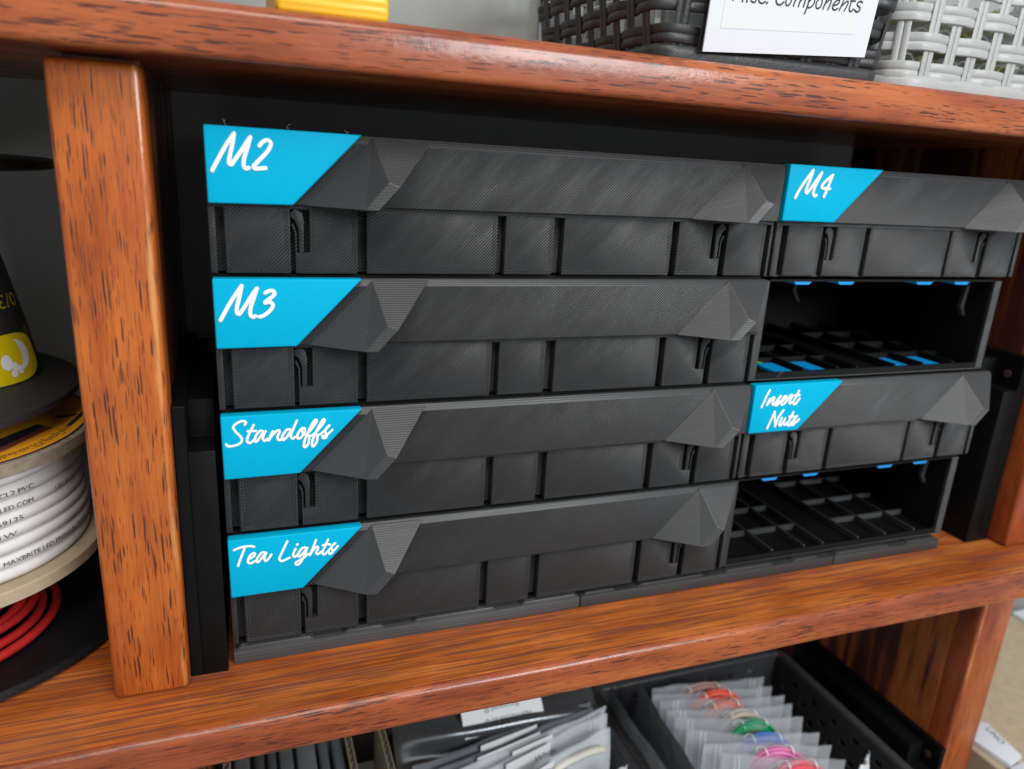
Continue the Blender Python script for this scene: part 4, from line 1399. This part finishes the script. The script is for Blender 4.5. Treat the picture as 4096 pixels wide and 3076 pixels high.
GREY = 'grey bags with white stickers in the left bin'
for i, (A, B, zt, mat, lab, seed) in enumerate((
        ((0.74, 1.24), (3.20, 1.66), -5.86, M_FILMG, 'dark grey bag at the back of the row in the left bin', 71),
        ((1.00, 1.13), (3.20, 1.56), -5.87, M_FILMG, 'grey bag with two lines of print on its sticker, second in the row', 72),
        ((1.15, 1.02), (3.38, 1.52), -5.86, M_FILM2, 'cloudy bag with a blank sticker behind the White stickers', 73),
        ((1.25, 0.92), (3.33, 1.41), -5.87, M_FILM2, 'cloudy bag behind the front bag, its sticker reading White', 74),
        ((1.40, 0.66), (3.25, 1.14), -5.86, M_FILM2, 'cloudy bag of pale tubing at the front of the left bin, sticker reading White', 75))):
    o, P, nrm = zip_bag('sticker_bag', lab, 'bag', GREY, A, B, zt, -7.1, -0.12, 0.05, mat, M_SEAL if i in (2, 3) else None, seed=seed, seal_side='right')
    spec = {0: (0.34, 0.66, 0.20, (('7.0mm', 0.05, 0.07, 0.075, True), ('Recovered Ø', 0.40, 0.08, 0.075, True))),
            1: (0.22, 0.62, 0.24, (('16.1mm', 0.05, 0.04, 0.075, True), ('8.0mm', 0.10, 0.13, 0.075, True), ('Non-recovered Ø', 0.42, 0.04, 0.075, True), ('Recovered Ø', 0.45, 0.13, 0.075, True))),
            2: (0.34, 0.60, 0.22, ()),
            3: (0.25, 0.56, 0.26, (('White', 0.42, 0.08, 0.13, False),)),
            4: (0.22, 0.50, 0.30, (('White', 0.22, 0.16, 0.13, False), ('heavy-duty adhesive', 0.28, 0.06, 0.06, False)))}[i]
    u0, u1, h, tx = spec
    q0, q1 = P(u0, 0.0, 1), P(u1, 0.0, 1)
    dn = P((u0 + u1) / 2, 0.25, 1) - P((u0 + u1) / 2, 0.0, 1)
    Ax = (q1 - q0)
    Ax.z = 0
    w = Ax.length
    Bx = Vector((0, 0.06, 1)).normalized()
    Nn = Ax.cross(Bx).normalized()
    if Nn.y > 0:
        Nn = -Nn
    O = q0 + Vector((0, 0, -h + 0.02)) + Nn * 0.075
    sticker(o, O, Ax, Bx, Nn, w, h, tx)
tag(MB().tube(spline([(2.15, 0.82, -6.1), (2.5, 0.92, -6.0), (2.9, 1.0, -5.99), (3.1, 1.06, -6.06)], 6), 0.05, 8).build('pale_tubing', simple('pale_tubing', (0.66, 0.64, 0.55), 0.4), smooth=80),
    'length of pale tubing inside the front bag of the left bin', 'tubing')
zip_bag('zip_bag', 'corner of a grey bag poking up at the front right of the left bin', 'zip bag', None, (2.9, 0.48), (3.22, 0.62), -5.93, -6.9, -0.05, 0.02, M_FILM2, None, seed=66)

# ------------------------------------------------------------------ cardboard and grey folders, far left of the lower bay
def corrugated(b_out, b_core, x, y0, y1, z0, z1, th=0.075):
    for q in (x - th / 2, x + th / 2 - 0.012):
        b_out.box(q, q + 0.012, y0, y1, z0, z1)
    n = int((y1 - y0) / 0.028)
    rows = [[], []]
    for k in range(n + 1):
        yy = y0 + (y1 - y0) * k / n
        xx = x + (th / 2 - 0.016) * math.sin(k * math.pi / 2.0 * 1.0)
        rows[0].append((xx, yy, z1 - 0.002))
        rows[1].append((xx, yy, z0))
    b_core.grid(rows)


t = thing('cardboard_box', (0.30, 1.1, -8.05), 'open corrugated cardboard box with raw edges, left of the glossy black bag', 'cardboard box')
bo, bc = MB(), MB()
corrugated(bo, bc, 0.105, -0.9, 2.25, -8.05, -5.90)
corrugated(bo, bc, 0.515, -0.9, 2.25, -8.05, -5.90)
bo.build('box_wall', M_KRAFT, t)
bc.build('corrugation', M_KRAFT_E, t)
MB().box(0.15, 0.47, -0.9, 2.25, -8.05, -6.6).build('lining', simple('grey_lining', (0.33, 0.34, 0.35), 0.6), t)
t = thing('cardboard_sheet', (-1.28, 1.1, -8.05), 'corrugated cardboard sheet at the left end of the grey folders', 'cardboard')
bo, bc = MB(), MB()
corrugated(bo, bc, -1.27, -0.9, 2.25, -8.05, -5.95)
bo.build('liner', M_KRAFT, t)
bc.build('corrugation', M_KRAFT_E, t)
ordn = ('first', 'second', 'third', 'fourth', 'fifth', 'sixth')
for i, (xa, xb, m) in enumerate(((-1.19, -1.02, 0.9), (-0.97, -0.86, 0.55), (-0.83, -0.73, 0.6), (-0.70, -0.54, 1.0), (-0.505, -0.285, 1.35), (-0.255, -0.145, 0.9), (-0.10, 0.035, 1.0))):
    c = (0.135 * m, 0.155 * m, 0.165 * m)
    o = MB().box(xa, xb, -0.8, 2.2, -8.05, -5.98 + 0.01 * (i % 3), 0.03, 3).build('grey_folder', simple('grey_folder_%d' % i, c, 0.42, 0.15, 3.0, 0.1, 12), smooth=50)
    tag(o, ('dark grey plastic folder standing upright, %s from the cardboard sheet' % ordn[i]) if i < 6 else 'dark grey plastic folder standing upright, right against the cardboard box', 'folder', 'grey folders standing in the lower bay')

# ================================================================== outside the shelf unit, right
t = MB().box(8.55, 13.5, -2.5, 2.45, -22, -6.68, 0.02).build('cardboard_carton', M_KRAFT)
tag(t, 'large kraft cardboard carton outside the right oak post', 'carton')
t = MB().prism([(9.13, 0.40), (9.01, -0.21), (8.69, -0.28), (8.60, 0.30), (8.85, 0.62)], -6.678, -6.60, 0.004, axis='z').build('white_package', M_PAPER)
tag(t, 'small white package lettered UNO lying on the kraft carton', 'package')
vs, fs = text_mesh('UNO', 0.135)
w = max(v[0] for v in vs)
ux, uy = Vector((-0.199, -0.98, 0)), Vector((0.98, -0.199, 0))
o0 = Vector((8.985, 0.345, -6.598))
MB().raw([tuple(o0 + ux * x + uy * y) for x, y in vs], fs).build('printed_text', M_INK, t, smooth=0)
t = MB().prism([(8.96, -0.27), (8.90, -0.55), (8.60, -0.60), (8.66, -0.30)], -6.678, -6.63, 0.004, axis='z').build('white_package', M_PAPER)
tag(t, 'second white package in front of the UNO package on the kraft carton', 'package')
t = MB().box(12.36, 12.82, 0.3, 2.44, -6.678, -6.60, 0.01).build('white_package', M_PAPER)
tag(t, 'long white package at the far edge of the kraft carton by the wall', 'package')
